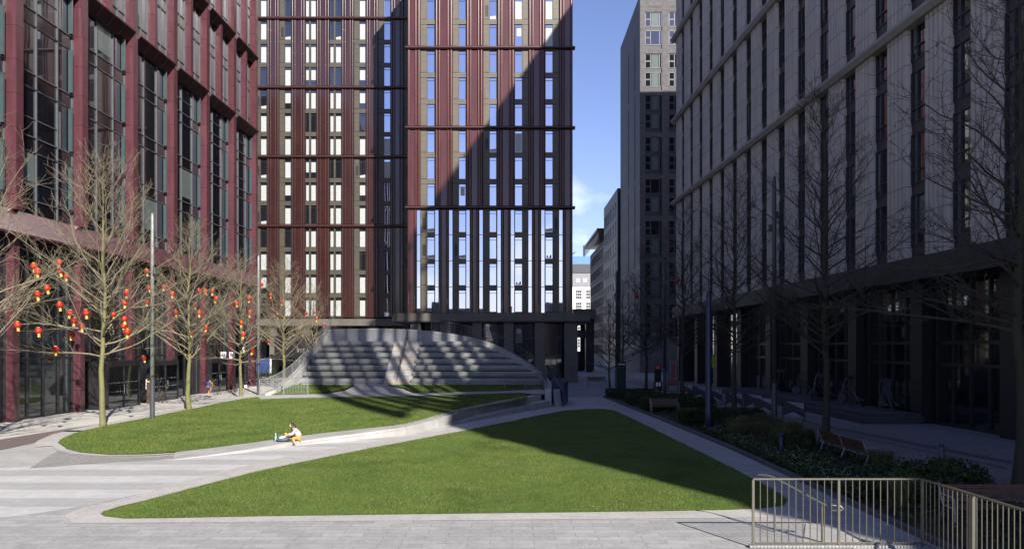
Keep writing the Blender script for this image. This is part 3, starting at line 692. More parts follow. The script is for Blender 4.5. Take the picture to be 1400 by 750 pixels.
for a, b in pr:
    mb = MB(); l = a+.02+(.42 if a > .1 else 0); r = b-.02-(.42 if b < TW-.1 else 0)
    mb.prism([(u, -d) for u, d in pier_prof(l, r, [(l+.16,.15),(r-.16,.15)], .05)], ZB+.02, BANDS[0]-.33)
    zs = BANDS+[50.1]
    for z0, z1 in zip(zs[:-1], zs[1:]):
        rb = []
        if a > .1: rb += [(a+.18,.155),(a+.52,.12)]
        if b < TW-.1: rb += [(b-.52,.12),(b-.18,.155)]
        else: rb += [(b-.16,.15)]
        if a < .1: rb = [(a+.16,.15)]+[q for q in rb]
        mb.prism([(u, -d) for u, d in pier_prof(a+.02, b-.02, sorted(rb))], z0+.15, z1-.33)
    mb.build('pier', M['red_glaze'], twr, True).data.set_sharp_from_angle(angle=R(40))
for z in BANDS: band(twr, -.2, TW+.25, z)
wedge(MB(), -1.5, 20.1, [(-24,7.6),(.9,7.6),(.9,6.75),(.75,6.62),(-24,6.62)]).build('base_ledge', M['bronze'], twr)
for pa, pb_ in ((561.5,575),(602,616),(646,659),(689,702),(731,744),(771.5,789.5)):
    a, b = (pa-CX)*FY/F-FX0, (pb_-CX)*FY/F-FX0
    MB().box(a, b, -.35, 1.0, 0, 6.61).build('base_column', M['bronze'], twr)
m = MB(); m.quad((.2,2.4,0),(TW,2.4,0),(TW,2.4,6.6),(.2,2.4,6.6), 1)
for q in range(14): u = .4+q*TW/13.5; m.box(u-.04, u+.04, 2.3, 2.42, 0, 6.6, 0)
for z in (3.0, 4.9): m.box(.2, TW, 2.32, 2.42, z-.05, z+.05, 0)
m.build('shopfront', [M['frame_dk'], M['shop_glass']], twr)
# set-back block
RX0, RY = -36.0, 98.0
tw2 = thing('apartment_tower', 'set back block of the red apartment tower, with rows of white blinds in its windows', 'tower', (RX0, RY, 0)); TW2 = FX0-.02-RX0
mb = MB(); mb.box(0, TW2, .16, 26, ZB, 49.2, 0); mb.box(0, TW2, 2.6, 26, 0, 6.6, 1); mb.box(-.1, TW2, -.1, 26.1, 49.2, 50.0, 2); mb.build('wall', [M['tan_dim'], M['core_dk'], M['red_band']], tw2)
st2 = [(x0-RX0, x1-RX0, k) for x0, x1, k in ((-32.67,-31.2,'L'),(-29.6,-28.1,'L'),(-26.3,-24.9,'D'),(-23.2,-21.7,'D'),(-20.1,-18.6,'L'),(-17.0,-15.45,'L'),(-13.75,-12.3,'L'))]
for i, (a, b, kd) in enumerate(st2):
    for f in range(14):
        v = random.choices((1,2,0,3), (6,1.8,2,1.2))[0] if i < 5 else random.choices((0,1,3), (8,1,1))[0]
        if i in (2,3): v = random.choices((1,2,0,3), (5,1,2,1))[0]
        link('window', unit(kd, v, b-a, 'glass_sky' if i >= 5 else 'glass_side', 'tan_dim'), tw2, ((a+b)/2, 0, ZB+FL*f))
edges = [0]+[e for s in st2 for e in s[:2]]+[TW2]; pr = [(edges[i], edges[i+1]) for i in range(0, len(edges), 2)]
for a, b in pr:
    mb = MB(); zs = [ZB-.13]+BANDS+[49.1]
    if b-a > .9:
        rb = [(a+.17,.14),(a+.50,.11),(b-.50,.11),(b-.17,.14)]
        for z0, z1 in zip(zs[:-1], zs[1:]): mb.prism([(u, -d) for u, d in pier_prof(a+.02, b-.02, rb)], z0+.15, z1-.33)
        mb.build('pier', M['red_deep'], tw2, True).data.set_sharp_from_angle(angle=R(40))
for z in BANDS: band(tw2, 0, TW2, z)
wedge(MB(), 0, TW2-.9, [(-25,7.45),(.9,7.45),(.9,6.6),(-25,6.6)]).build('base_ledge', M['bronze'], tw2)
for k in range(6): MB().box(1.0+4.2*k, 1.9+4.2*k, -.2, 1.0, 0, 6.59).build('base_column', M['bronze'], tw2)
m = MB(); m.quad((0,2.4,0),(TW2,2.4,0),(TW2,2.4,6.6),(0,2.4,6.6), 1)
for q in range(16): u = .2+q*TW2/16; m.box(u-.04, u+.04, 2.3, 2.42, 0, 6.6, 0)
m.build('shopfront', [M['frame_dk'], M['shop_glass']], tw2)

# ---- grey ribbed building on the right; local x runs from the far corner towards the camera
RDX = -.0304
rb_ = thing('apartment_building', 'long shaded grey building with ribbed pale concrete piers and narrow dark windows', 'building', (21.46+RDX*88.2, 88.2, 0), math.atan2(-1, -RDX))
def ru(Y): return 88.2-Y
mb = MB(); mb.box(0.02, ru(19.5), .32, 30, 8.3, 58.6); mb.box(ru(19.5), ru(-15.5), .32, 30, 8.3, 34.0); mb.box(.6, ru(-15.5)-.3, 3.4, 29, 0, 8.3, 1); mb.box(-.1, ru(19.4), .1, 30.2, 58.6, 59.2)
mb.build('wall', [M['core_dk'], M['core_dk']], rb_)
prof = [(-.95,-.34),(-.95,.02)]
for i in range(5):
    c = -.95+.38*i; prof += [(c+.03,.15),(c+.25,.15),(c+.28,-.10),(c+.36,-.10)] if i < 4 else [(c+.03,.15),(c+.35,.15)]
prof += [(.95,.02),(.95,-.34)]
pmesh = pier_mesh('pier', prof, 8.45, 58.5, M['pil'])
for k in range(-2, 16): link('pier', pmesh, rb_, (ru(33.1+3.567*k), 0, 0))
pshort = pier_mesh('pier', prof, 8.45, 33.9, M['pil'])
for k in range(-12, -3): link('pier', pshort, rb_, (ru(33.1+3.567*k), 0, 0))
for z in (20.5, 29.85, 39.2, 48.5):
    wedge(MB(), -.35, ru(22), [(-.3,z-.40),(.34,z-.40),(.55,z-.16),(.55,z+.0),(.30,z+.10),(-.3,z+.10)]).build('string_course', M['cornice'], rb_)
wedge(MB(), -.30, ru(-15.5), [(-3,8.42),(.36,8.42),(.36,7.3),(-3,7.3)]).build('fascia', M['pil_dk'], rb_)
def narrow_window(var):
    mb = MB(); w = 1.62; h = 3.1; x0, x1 = -w/2, w/2; g = .17
    mb.box(x0, x1, g-.03, g+.06, 0, .55, 0)
    mb.quad((x0,g,.55),(x1,g,.55),(x1,g,h),(x0,g,h), 1)
    for c in (x0+.03, x0+w*.36, x1-.03): mb.box(c-.035, c+.035, g-.09, g+.02, .5, h-.03, 0)
    for z in (.55, 1.2, h-.04): mb.box(x0, x1, g-.08, g+.02, z-.03, z+.03, 0)
    if var == 1: mb.quad((x0+.62,g-.012,1.3),(x1-.1,g-.012,1.3),(x1-.1,g-.012,h-.15),(x0+.62,g-.012,h-.15), 2)
    if var == 2: mb.quad((x0+.1,g-.012,.9),(x0+.35,g-.012,.9),(x0+.35,g-.012,h-.15),(x0+.1,g-.012,h-.15), 2)
    return mb
nwm = [narrow_window(v).mesh('window', [M['frame_dk'], M['glass_side'], M['blind_teal']]) for v in range(3)]
spots = []
for k in range(-2, 15):
    Yc = 33.1+3.567*(k+.5)
    for f in range(16):
        z = 8.55+3.1167*f
        if z < 4+.449*(Yc+3) and f < 16: spots.append((Yc**2+(z-4)**2, Yc, z))
spots.sort(); rest = MB()
for i, (_, Yc, z) in enumerate(spots):
    v = random.choices((0,1,2), (6,1,1))[0]
    if i < 100: link('window', nwm[v], rb_, (ru(Yc), 0, z))
    else:
        q = narrow_window(v); n = len(rest.v); rest.v += [(a+ru(Yc), b, c+z) for a, b, c in q.v]; rest.f += [tuple(n+j for j in f_) for f_ in q.f]; rest.m += q.m
o = rest.build('window', [M['frame_dk'], M['glass_side'], M['blind_teal']], rb_); o['kind'] = 'stuff'
# unseen fins over the lowered near wing, added to shade and streak the seating
mb = MB(); y = -21.5; rr_ = random.Random(5)
while y < 18.5:
    w = rr_.choice((.9,1.4,2.4,3.4)); mb.box(ru(y), ru(min(y+w, 19.4)), .35, .75, 34.0 if y > -15.6 else 37.5, 59); y += w+rr_.choice((1.2,1.35,1.5,1.75))
for z in (38.0, 44.6, 49.2, 54, 58.4): mb.box(ru(-21.5), ru(19.45), .76, .9, z, z+rr_.choice((.5,.7)))
mb.build('light_streak_fins', M['pil_dk'], rb_)
# unseen slabs stacked past the near end, added to break the lawn's shadow edge
for q in range(6):
    z = 15.6+3.1*q; m = MB(); m.box(ru(-15.52), ru(-16.6-.35*(q % 3)), .8, 4.5, z, z+.3); m.box(ru(-16.45-.35*(q % 3)), ru(-16.6-.35*(q % 3)), .8, 4.5, z+.3, z+.75); m.box(ru(-15.52), ru(-16.6-.35*(q % 3)), .8, .9, z+.3, z+.75); m.build('shadow_edge_slab', M['pil_dk'], rb_)
# shaded ground floor: columns, glazing, inner lights off
for k in range(-4, 8): MB().box(ru(33.1+7.134*k)-.55, ru(33.1+7.134*k)+.55, .9, 1.58, 0, 7.29).build('base_column', M['core_dk'], rb_)
def arcade(w):
    m = MB(); g = 1.6; m.quad((-w/2,g,0),(w/2,g,0),(w/2,g,7.29),(-w/2,g,7.29), 1)
    for q in range(5): c = -w/2+w*q/4; m.box(c-.05, c+.05, g-.1, g+.02, 0, 7.29, 0)
    for z in (.0, 3.0, 4.1): m.box(-w/2, w/2, g-.09, g+.015, z, z+.16, 0)
    return m.mesh('shopfront', [M['frame_dk'], M['shop_glass']])
am = arcade(5.63)
for k in range(-4, 7): link('shopfront', am, rb_, (ru(33.1+7.134*(k+.5)), 0, 0))
MB().box(.0, .4, .2, 29, 0, 7.29).build('end_wall', M['core_dk'], rb_)

M['slate_dk'] = plain('dim slate cladding', (.045,.046,.054), .6, .15, .5)
M['shade_navy'] = plain('navy side shade', (.048,.05,.062), .7, .18, .4)  # shade of the brick tower's side wall, held in the colour
# ---- dark brick tower beyond
bt = thing('brick_tower', 'tall dark brick tower, its top storeys sunlit, between the two nearer buildings', 'tower', (19.3, 116, 0)); 
mb = MB(); mb.box(0, 30, .25, 21, 0, 57.0); mb.box(.5, 30, .6, 20.5, 57.0, 57.5)
gaps = [(.72,3.3),(4.3,6.9),(7.9,10.5),(11.5,14.1),(15.1,17.7),(18.7,21.3)]; ed = [0]+[e for g_ in gaps for e in g_]+[30]
for i in range(0, len(ed), 2): mb.box(ed[i], ed[i+1], 0, .249, 0, 57.0)
zt = 54.3; vis = []
while zt > 6:
    for a, b in gaps: mb.box(a+.001, b-.001, .012, .249, zt, zt+.75)
    vis.append(zt); zt -= 6.28
for a, b in gaps: mb.box(a+.001, b-.001, .012, .249, 55.0, 57.0); mb.box(a+.001, b-.001, .012, .249, 0, 3.5)
mb.build('wall', M['brick'], bt)
def brick_window(v):
    m = MB(); w = 2.54; h = 2.76
    m.box(-w/2, w/2, .19, .24, 0, .6, 0); m.quad((-w/2,.2,.6),(w/2,.2,.6),(w/2,.2,h),(-w/2,.2,h), 1)
    for c in (-w/2+.06, -w/2+.85, w/2-.35, w/2-.04): m.box(c-.05, c+.05, .12, .22, .6, h, 2)
    for z in (.62, h-.05): m.box(-w/2, w/2, .12, .22, z-.05, z+.05, 2)
    m.box(-w/2+.1, -w/2+.8, .11, .21, 1.55, 1.65, 2); m.box(-w/2+.16,-w/2+.76,.10,.13,1.7,1.76,2)
    if v: 
        for q in range(6): m.quad((-w/2+1.0+q*.18,.188,.65),(-w/2+1.16+q*.18,.175,.65),(-w/2+1.16+q*.18,.175,h-.1),(-w/2+1.0+q*.18,.188,h-.1), 3)
    return m.mesh('window', [M['slate_dk'], M['glass_side'], M['frame'], M['blind_teal']])
bw_ = [brick_window(0), brick_window(1)]
for a, b in gaps[:4]:
    for z in vis:
        for dz in (2.76, 0): link('window', bw_[random.random() < .7], bt, ((a+b)/2, 0, z-5.52+dz))
MB().box(-.03, -.0005, .02, 20.9, 3.6, 56.9).build('side_shade', M['shade_navy'], bt)  # navy skin puts this face's shade into its colour
for yy in (4.5, 11.0):
    m = MB(); m.box(-.06, .03, yy, yy+.5, 44, 52); m.box(-.06, .03, yy, yy+.5, 30, 43); m.box(-.06, .03, yy, yy+.5, 16, 29); m.box(-.06, .03, yy, yy+.5, 4, 15); m.build('slit_window', M['soil'], bt)
for z in range(4, 57, 6): MB().box(-.04, -.031, 0, 21, z, z+.05).build('joint', M['black'], bt)
for a, b in gaps[:4]: MB().box(a+.02, b-.02, .2, .24, .05, 3.45).build('shopfront', M['shop_glass'], bt)

# ---- brick and stone offices further along the street
M['stone_dk'] = plain('dim grey stone', (.062,.059,.056), .8, .2, .5)
ob = thing('office_block', 'mid height grey office block with rows of small square windows down the street', 'building', (19.3, 138, 0), math.atan2(1, .0))
# local x runs away down the street, local -y faces +X ... so face the street on the other side
ob.location = (19.2, 192, 0); ob.rotation_euler = (0,0,-math.pi/2)
mb = MB(); mb.box(0, 53, .3, 22, 0, 26.5); mb.box(34, 54.4, -.35, 22, 0, 32.2, 1); mb.box(41, 54.6, -.38, 6, 13.2, 14.4, 2); mb.box(-1.5, 30, -1.3, 16, 28.3, 28.8, 2); mb.box(3, 29, 2.5, 15, 26.5, 28.3, 2)
mb.box(54.41, 54.6, -.2, 5.5, 15, 31.5, 3); mb.build('wall', [M['stone_dk'], M['slate_dk'], M['core_dk'], M['glass_side']], ob)
sq = MB().quad((-1.1,.26,0),(1.1,.26,0),(1.1,.26,2.1),(-1.1,.26,2.1), 1); sq.box(-1.15,1.15,.18,.30,-.08,0,0); sq.box(-.04,.04,.2,.3,0,2.1,0); sq.box(-1.15,1.15,.2,.31,2.1,2.2,0); sq.box(-1.2,-1.1,.2,.31,0,2.1,0); sq.box(1.1,1.2,.2,.31,0,2.1,0)
sqm = sq.mesh('window', [M['frame_dk'], M['glass_side']])
for f in range(7):
    for q in range(9): link('window', sqm, ob, (3+3.6*q, 0, 2.3+3.45*f))
for f in range(8):
    for q in (36.4, 40.0, 43.6, 47.2, 50.8): link('window', sqm, ob, (q, -.66, 3+3.55*f))
m = MB(); 
for q in range(16): m.tube([(-.5+1.9*q,-.9,26.5),(-.5+1.9*q,-.9,28.3)], .06, 5)
m.tube([(-1,-.9,27.5),(29,-.9,27.5)], .05, 5); m.build('roof_rail', M['white'], ob)

# ---- white building closing the street, with blue sheeted roof works
wb = thing('white_building', 'sunlit white building closing the street, with a grey top storey and blue roof sheeting', 'building', (16.5, 235, 0))
mb = MB(); mb.box(0, 24, 0, 20, 0, 22.2, 0); mb.box(-.2, 24, -.2, 20, 22.2, 26.3, 1); mb.box(-.2, 24, -.4, 20, 26.3, 29, 2); mb.build('wall', [M['white_build'], M['slate'], M['steel_dk']], wb)
ww = MB().quad((-.9,-.02,0),(.9,-.02,0),(.9,-.02,2.7),(-.9,-.02,2.7), 1)
for c in (-.9,-.3,.3,.9): ww.box(c-.05,c+.05,-.10,-.01,0,2.7,0)
for z in (0,.9,1.8,2.7): ww.box(-.95,.95,-.09,-.01,z-.05,z+.05,0)
wwm = ww.mesh('window', [M['white'], M['glass_dark']])
for f in range(5):
    for q in range(6): link('window', wwm, wb, (3.9+3.1*q, 0, 3.6+3.7*f))
for q in range(6): MB().box(3.1+2.2*q, 4.1+2.2*q, -.26, -.19, 23.6, 24.6).build('vent_panel', M['white'], wb)
m = MB(); m.box(0, 24, 0, 12, 29.0, 31.4, 0); m.tube([(5.8,3,31),(5.8,3,35)], .35, 6, 1); m.tube([(9,3,31),(12,3,34)], .2, 6, 1); m.tube([(1,2,31.4),(3,2,33)], .15, 6, 1); m.build('roof_sheeting', [M['blue_net'], M['steel_dk']], wb)
# dark footbridge deck between the tower base and the street
fb = thing('canopy', 'dark street canopy on thick posts beyond the right corner of the tower base', 'canopy', (10.8, 122, 0))
MB().box(-1.6, 1.9, -6, 10, 8.2, 9.6).build('roof', M['bronze'], fb); MB().box(-1.4, 1.8, -2, 6, 5.4, 6.5).build('beam', M['bronze'], fb)
for x, y in ((.6,-3),(.6,6)): MB().box(x, x+1.3, y, y+1.2, 0, 8.19).build('post', M['core_dk'], fb)
MB().box(-1.2, .5, 3, 3.3, 0, 3.2).build('screen', M['core_dk'], fb)
# low city blocks behind the viewpoint, seen only in the lower panes of the tower
for i, (x, w, h) in enumerate(((-70,32,13),(-36,26,17),(-8,18,15.5),(12,24,19))):
    o = thing('brick_warehouse', ('long low brick block across the street behind the viewer', 'flat roofed brick block with a taller parapet behind the viewer', 'narrow brick block behind the viewer', 'tallest brick block behind the viewer')[i], 'building', (x, -96, 0))
    mb = MB(); mb.box(0, w, -14, 0, 0, h); mb.box(w*.3, w*.45, -9, -5, h, h+2.5); mb.build('wall', M['brick'], o)

# ------------------------------------------------------------------ trees: bare, one leader with tiers of ascending limbs
UP = Vector((0,0,1))
def wander(rnd, p, d, L, n, up, jit):
    pts = [p.copy()]; d = d.normalized(); s = L/n
    for i in range(n):
        d = (d + UP*up*(i/n+.3) + Vector((rnd.gauss(0,1),rnd.gauss(0,1),rnd.gauss(0,.8)))*jit).normalized(); p = p+d*s; pts.append(p.copy())
    return pts
def make_tree(seed, Ht, r0, hc, reach, nprim=58, flat=.25, dens=1.0, balls=0):
    rnd = random.Random(seed); tr = MB(); cr = MB(); bl = MB(); n = 14; ph = rnd.random()*6
    axis = [Vector((.05*math.sin(i*.9+ph)+rnd.gauss(0,.035), .05*math.cos(i*.8+ph)+rnd.gauss(0,.035), Ht*i/n)) for i in range(n+1)]
    axis[0] = Vector((0,0,-.05)); rad = [r0*(1-.93*(i/n)**.9) for i in range(n+1)]; rad[0] = r0*1.35
    tr.tube([axis[0], axis[0]*.5+Vector((0,0,.2))]+axis[1:], [rad[0], r0*1.06]+rad[1:], 10)
    def ax(h):
        t = max(0, min(n-1e-6, h/Ht*n)); i = int(t); return axis[i].lerp(axis[i+1], t-i), rad[i]+(rad[i+1]-rad[i])*(t-i)
    for k in range(nprim):
        f = ((k+rnd.random()*.8)/nprim)**1.15; h = hc+(Ht*.97-hc)*f; a = k*2.39996+rnd.gauss(0,.35)
        p, rr = ax(h); el = R(flat*40+ (62-flat*40)*f**.8 + rnd.gauss(0,8))
        L = reach*(1-.78*f**1.25)*(.72+.45*rnd.random())*(1 if f > .1 else .85)
        d = Vector((math.cos(a)*math.cos(el), math.sin(a)*math.cos(el), math.sin(el)))
        pts = wander(rnd, p, d, L, 8, .05 if f > .15 else .02, .125); rp = min(.058*(1-.5*f), rr*.60)*(L/reach)**.3
        rads = [rp*(1-.86*i/8) for i in range(9)]; cr.tube(pts, rads, 5, cap=False)
        ns = max(3, int((5+L*1.9)*dens))
        for s in range(ns):
            t = .16+.82*(s+rnd.random())/ns; i = min(7, int(t*8)); q = pts[i].lerp(pts[i+1], t*8-i); dd = (pts[i+1]-pts[i]).normalized()
            side = dd.cross(UP).normalized()*(1 if s % 2 else -1); d2 = (dd*.75+side*(.55+.3*rnd.random())+UP*rnd.uniform(-.12,.5)).normalized()
            L2 = (.38*L*(1-.62*t)+.35)*(.6+.7*rnd.random()); p2 = wander(rnd, q, d2, L2, 4, .06, .13); r2 = max(.009, rads[i]*.45)
            cr.tube(p2, [r2, r2*.8, r2*.65, r2*.5, .005], 4, cap=False)
            for w in range(max(2, int((2+L2*3.2)*dens))):
                t3 = .12+.88*rnd.random(); i3 = min(3, int(t3*4)); q3 = p2[i3].lerp(p2[i3+1], t3*4-i3); d3 = ((p2[i3+1]-p2[i3]).normalized()+Vector((rnd.gauss(0,.6),rnd.gauss(0,.6),rnd.gauss(.18,.5)))).normalized()
                L3 = .25+.55*rnd.random(); p3 = wander(rnd, q3, d3, L3, 2, .08, .16); cr.tube(p3, [.0072,.006,.0045], 3, cap=False)
                if balls and rnd.random() < balls: e = p3[-1]; bl.ball((e.x, e.y, e.z-.10), .022, 6); bl.tube([e, e-UP*.09], .004, 3, cap=False)
    return tr, cr, bl
TP = {}
def tree(kind, label, x, y, sc, rz, group, z=0):
    if kind not in TP:
        seed, Ht, r0, hc, reach, npm, flat, dens, balls, mt, mw = KINDS_[kind]
        tr, cr, bl = make_tree(seed, Ht, r0, hc, reach, npm, flat, dens, balls)
        o = thing('bare_tree', label, 'tree', (x,y,z), rz, group); tr.build('trunk', M[mt], o, True); cr.build('crown', M[mw], o, True)
        if balls: bl.build('seed_balls', M['twig_dk'], o)
        TP[kind] = o
    else: o = copy_tree(TP[kind]); o.location = (x,y,z); o.rotation_euler = (0,0,rz); o['label'] = label; o['group'] = group
    o.scale = (sc,)*3; return o
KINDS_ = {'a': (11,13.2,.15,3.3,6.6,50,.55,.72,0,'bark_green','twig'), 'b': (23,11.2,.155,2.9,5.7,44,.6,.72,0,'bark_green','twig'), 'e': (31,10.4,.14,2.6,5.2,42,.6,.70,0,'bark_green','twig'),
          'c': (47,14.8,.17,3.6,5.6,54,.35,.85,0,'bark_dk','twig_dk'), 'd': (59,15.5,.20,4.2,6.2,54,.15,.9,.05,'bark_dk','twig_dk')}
GL = 'bare lantern trees along the office pavement'; GRt = 'bare trees along the shaded promenade'
LT = [(-20.6,28.7,'b',1.08,.4,'leftmost bare tree, its trunk out of view and its limbs hung with lanterns'),
      (-20.5,38.6,'a',1.0,1.0,'tallest lantern tree, its greenish trunk on the brick strip by the lawn tip'),
      (-20.3,48.4,'b',1.0,2.2,'bare lantern tree with a pale green trunk just right of the left lamp post'),
      (-20.9,59.4,'e',1.0,4.4,'bare tree with lichened trunk beside the hanging white square signs'),
      (-20.9,70.5,'b',1.0,.2,'bare tree behind the bar railing at the left foot of the seating'),
      (-20.8,80.5,'e',.95,3.0,'smallest bare tree at the far end of the lantern row, behind the seating wall')]
for x,y,k,s,rz,lb in LT: tree(k, lb, x, y, s, rz, GL)
RT = [(14.45,21.9,'d',1.0,.6,'big near bare tree with dangling seed balls at the right picture edge'),
      (13.6,33.4,'c',1.0,2.0,'bare dark trunked tree behind the twin slatted bench'),
      (13.5,46.8,'c',.95,4.0,'bare dark tree between the navy pole and the tall lamp post'),
      (11.7,52.8,'c',.9,5.4,'bare dark tree rising from the clipped hedges left of the navy pole'),
      (7.6,60.2,'e',.72,1.0,'slim young bare tree at the left end of the planting bed'),
      (12.1,69.5,'c',.85,2.9,'bare dark tree behind the far hedges, nearest the brick tower corner'),
      (10.3,71.5,'e',.95,.5,'bare tree with mossy trunk beside the black totem far down the promenade')]
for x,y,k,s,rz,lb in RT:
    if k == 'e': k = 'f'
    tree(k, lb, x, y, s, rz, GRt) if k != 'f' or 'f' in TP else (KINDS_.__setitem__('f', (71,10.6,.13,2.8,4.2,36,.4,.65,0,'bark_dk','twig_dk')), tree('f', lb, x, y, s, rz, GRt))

# ------------------------------------------------------------------ red lanterns
lan0 = None
def lantern(p, label, sc):
    global lan0
    if lan0 is None:
        lan0 = thing('paper_lantern', label, 'lantern', p, 0, 'red lanterns hung in the bare trees')
        prof = []; n = 10
        for i in range(n+1):
            t = -1+2*i/n; prof.append((.07+.105*math.sqrt(max(0, 1-t*t)), .16*t))
        mb = MB(); base = 0
        segs = 16; prof2 = prof
        for r_, z_ in prof2:
            for j in range(segs): a = 2*math.pi*j/segs; rr = r_*(1 if j % 2 else .955); mb.v.append((rr*math.cos(a), rr*math.sin(a), z_))
        for i in range(n):
            for j in range(segs): mb.f.append((i*segs+j, i*segs+(j+1) % segs, (i+1)*segs+(j+1) % segs, (i+1)*segs+j)); mb.m.append(0)
        mb.build('lantern_body', M['lantern'], lan0, True)
        MB().lathe([(.05,.15),(.075,.15),(.075,.185),(.03,.19)], n=12).build('cap', M['gold'], lan0)
        MB().lathe([(.075,-.15),(.08,-.19),(.065,-.20),(.075,-.33),(.045,-.34)], n=12).build('tassel', M['gold'], lan0)
        MB().tube([(0,0,.18),(0,0,.42)], .006, 4).build('hanging_cord', M['twig_dk'], lan0)
        o = lan0
    else: o = copy_tree(lan0); o.location = p; o['label'] = label
    o.rotation_euler = (random.gauss(0,.12), random.gauss(0,.12), random.random()*6); o.scale = (sc,)*3
LP = []
for x, y in ((205,148),(228,182),(357,128),(362,178),(402,208),(283,280),(227,320),(360,383),(106,502),(233,538),(334,650),(448,478),(494,512),(422,430),(433,562),(520,430),(683,438),(764,308),(752,370),(750,465),(746,510),(768,545),(867,703),(886,180),(897,278),(987,275),(885,365)): LP.append((x/4.413, 330+y/4.413))
for x, y in ((553,285),(563,345),(638,275),(657,275),(680,276),(692,300),(624,320),(638,345),(660,393),(611,412),(757,315),(797,300),(800,346),(773,378),(779,413),(806,467)): LP.append((x/2.343, 280+y/2.343))
for x, y in ((90,550),(130,598),(182,628),(162,685),(288,680),(323,675),(335,702),(367,728),(38,675),(35,612)): LP.append((330+x/3.26, 220+y/3.26))
for x, y in ((15,108),(90,243),(228,162),(527,98),(643,150)): LP.append((330+x/6.25, 440+y/6.25))
names = {0:'the left edge tree', 1:'the tallest left tree', 2:'the tree right of the left lamp post', 3:'the tree by the hanging white signs', 4:'the tree behind the bar railing', 5:'the farthest tree of the lantern row'}
def tree_for(px):
    # the tree whose crown the lantern hangs in, from how far along the row it shows
    if px < 62: return 0
    if px < 182: return 1
    if px < 296: return 2
    if px < 350: return 3
    if px < 412: return 4
    return 5
byt = {}
for p in LP: byt.setdefault(tree_for(p[0]), []).append(p)
ordn = ['first','second','third','fourth','fifth','sixth','seventh','eighth','ninth','tenth','eleventh','twelfth','thirteenth','fourteenth','fifteenth','sixteenth','seventeenth','eighteenth']
rl = random.Random(3)
for t, ps in byt.items():
    ps.sort(key=lambda p: p[0]); hs = sorted(ps, key=lambda p: p[1])
    for i, p in enumerate(ps):
        if p is hs[0]: lb = f'highest red lantern in {names[t]}'
        elif p is hs[-1]: lb = f'lowest red lantern in {names[t]}'
        else: lb = f'red lantern, {ordn[i]} from the left in {names[t]}'
        Y = max(LT[t][1]+rl.uniform(-2.4, 2.0), 31)
        lantern(W(p[0], p[1], Y), lb, .78 if t == 0 else .9 if t < 3 else 1.0)
for (px, py, Y), lb in zip(((909,382,69),(925,385,68),(870,405,70)), ('dim red lantern in the shaded trees, beside the far lamp post', 'dim red lantern in the shaded trees, next to the grey building corner', 'dim red lantern hung low before the brick tower')): lantern(W(px,py,Y), lb, 1.25)

# ------------------------------------------------------------------ lamp posts, poles, bollards
def lamp(label, x, y, h, r, m1, m2, dark=2.2, heads=((.18,.85,.3),(-.1,.8,.5),(.2,.72,-.3)), z=0):
    o = thing('lamp_post', label, 'lamp post', (x,y,z), 0, 'tall lamp posts of the square')
    MB().lathe([(r*1.12,0),(r*1.12,dark),(r,dark+.01),(r*.98,dark+.02)], n=14).lathe([(r*1.9,0),(r*1.9,.03),(r*1.1,.04)], n=14).build('base', m1, o, False)
    MB().lathe([(r,dark),(r*.8,h*.97),(r*.55,h),(.01,h+.02)], n=14).build('pole', m2, o, True)
    for dx, f, dy in heads:
        mb = MB(); zz = h*f; mb.tube([(0,0,zz),(dx,dy*.5,zz)], .02, 5); mb.tube([(dx,dy*.5,zz-.18),(dx,dy*.5,zz+.16)], [.11,.08], 10); mb.build('floodlight', M['steel_dk'], o)
lamp('pale grey lamp post with dark base, standing between the two nearest lantern trees', -19.8, 42.4, 11.3, .115, M['steel_dk'], M['galv'])
lamp('pale grey lamp post behind the far lantern trees at the left foot of the seating', -21.0, 63.8, 11.5, .12, M['steel_dk'], M['galv'], 2.6)
lamp('dark lamp post, tallest on the promenade, behind the ornamental grasses', 12.7, 37.3, 12.2, .12, M['steel_dk'], M['steel_dk'])
lamp('dark lamp post by the far hedges in front of the brick tower', 11.9, 60, 10.9, .13, M['steel_dk'], M['steel_dk'])
lamp('grey lamp post at the far end of the promenade beside the black totem', 9.7, 71.5, 11.0, .13, M['steel_dk'], M['steel_dk'])
o = thing('pole', 'tapering navy blue steel pole with a thin tip standing in the planting bed', 'pole', (9.04,35.4,0))
MB().lathe([(.165,0),(.165,.9),(.155,.95),(.115,6.3),(.06,6.5)], n=16).build('shaft', M['navy'], o, True); MB().lathe([(.028,6.5),(.012,7.4)], n=8).build('tip', M['navy'], o)
for i, (x, y, hh, lb) in enumerate(((9.75,27.9,.85,'navy bollard among the ornamental grasses'),(9.26,39.0,.9,'dark bollard just left of the navy pole'),(13.5,24.2,.95,'dark bollard behind the low bush at the end of the planting bed'),(11.75,29.6,.9,'dark bollard just behind the twin slatted bench'),(7.9,52,.9,'dark bollard beside the bend of the stone path'),(10.9,58,.9,'dark bollard by the far hedge'))):
    o = thing('bollard', lb, 'bollard', (x,y,0), 0, 'bollards in the planting bed')
    MB().lathe([(.085,0),(.085,hh-.12),(.07,hh-.115),(.07,hh-.09),(.085,hh-.085),(.085,hh-.01),(.075,hh)], n=14).build('shaft', M['navy'] if i == 0 else M['steel_dk'], o, True)

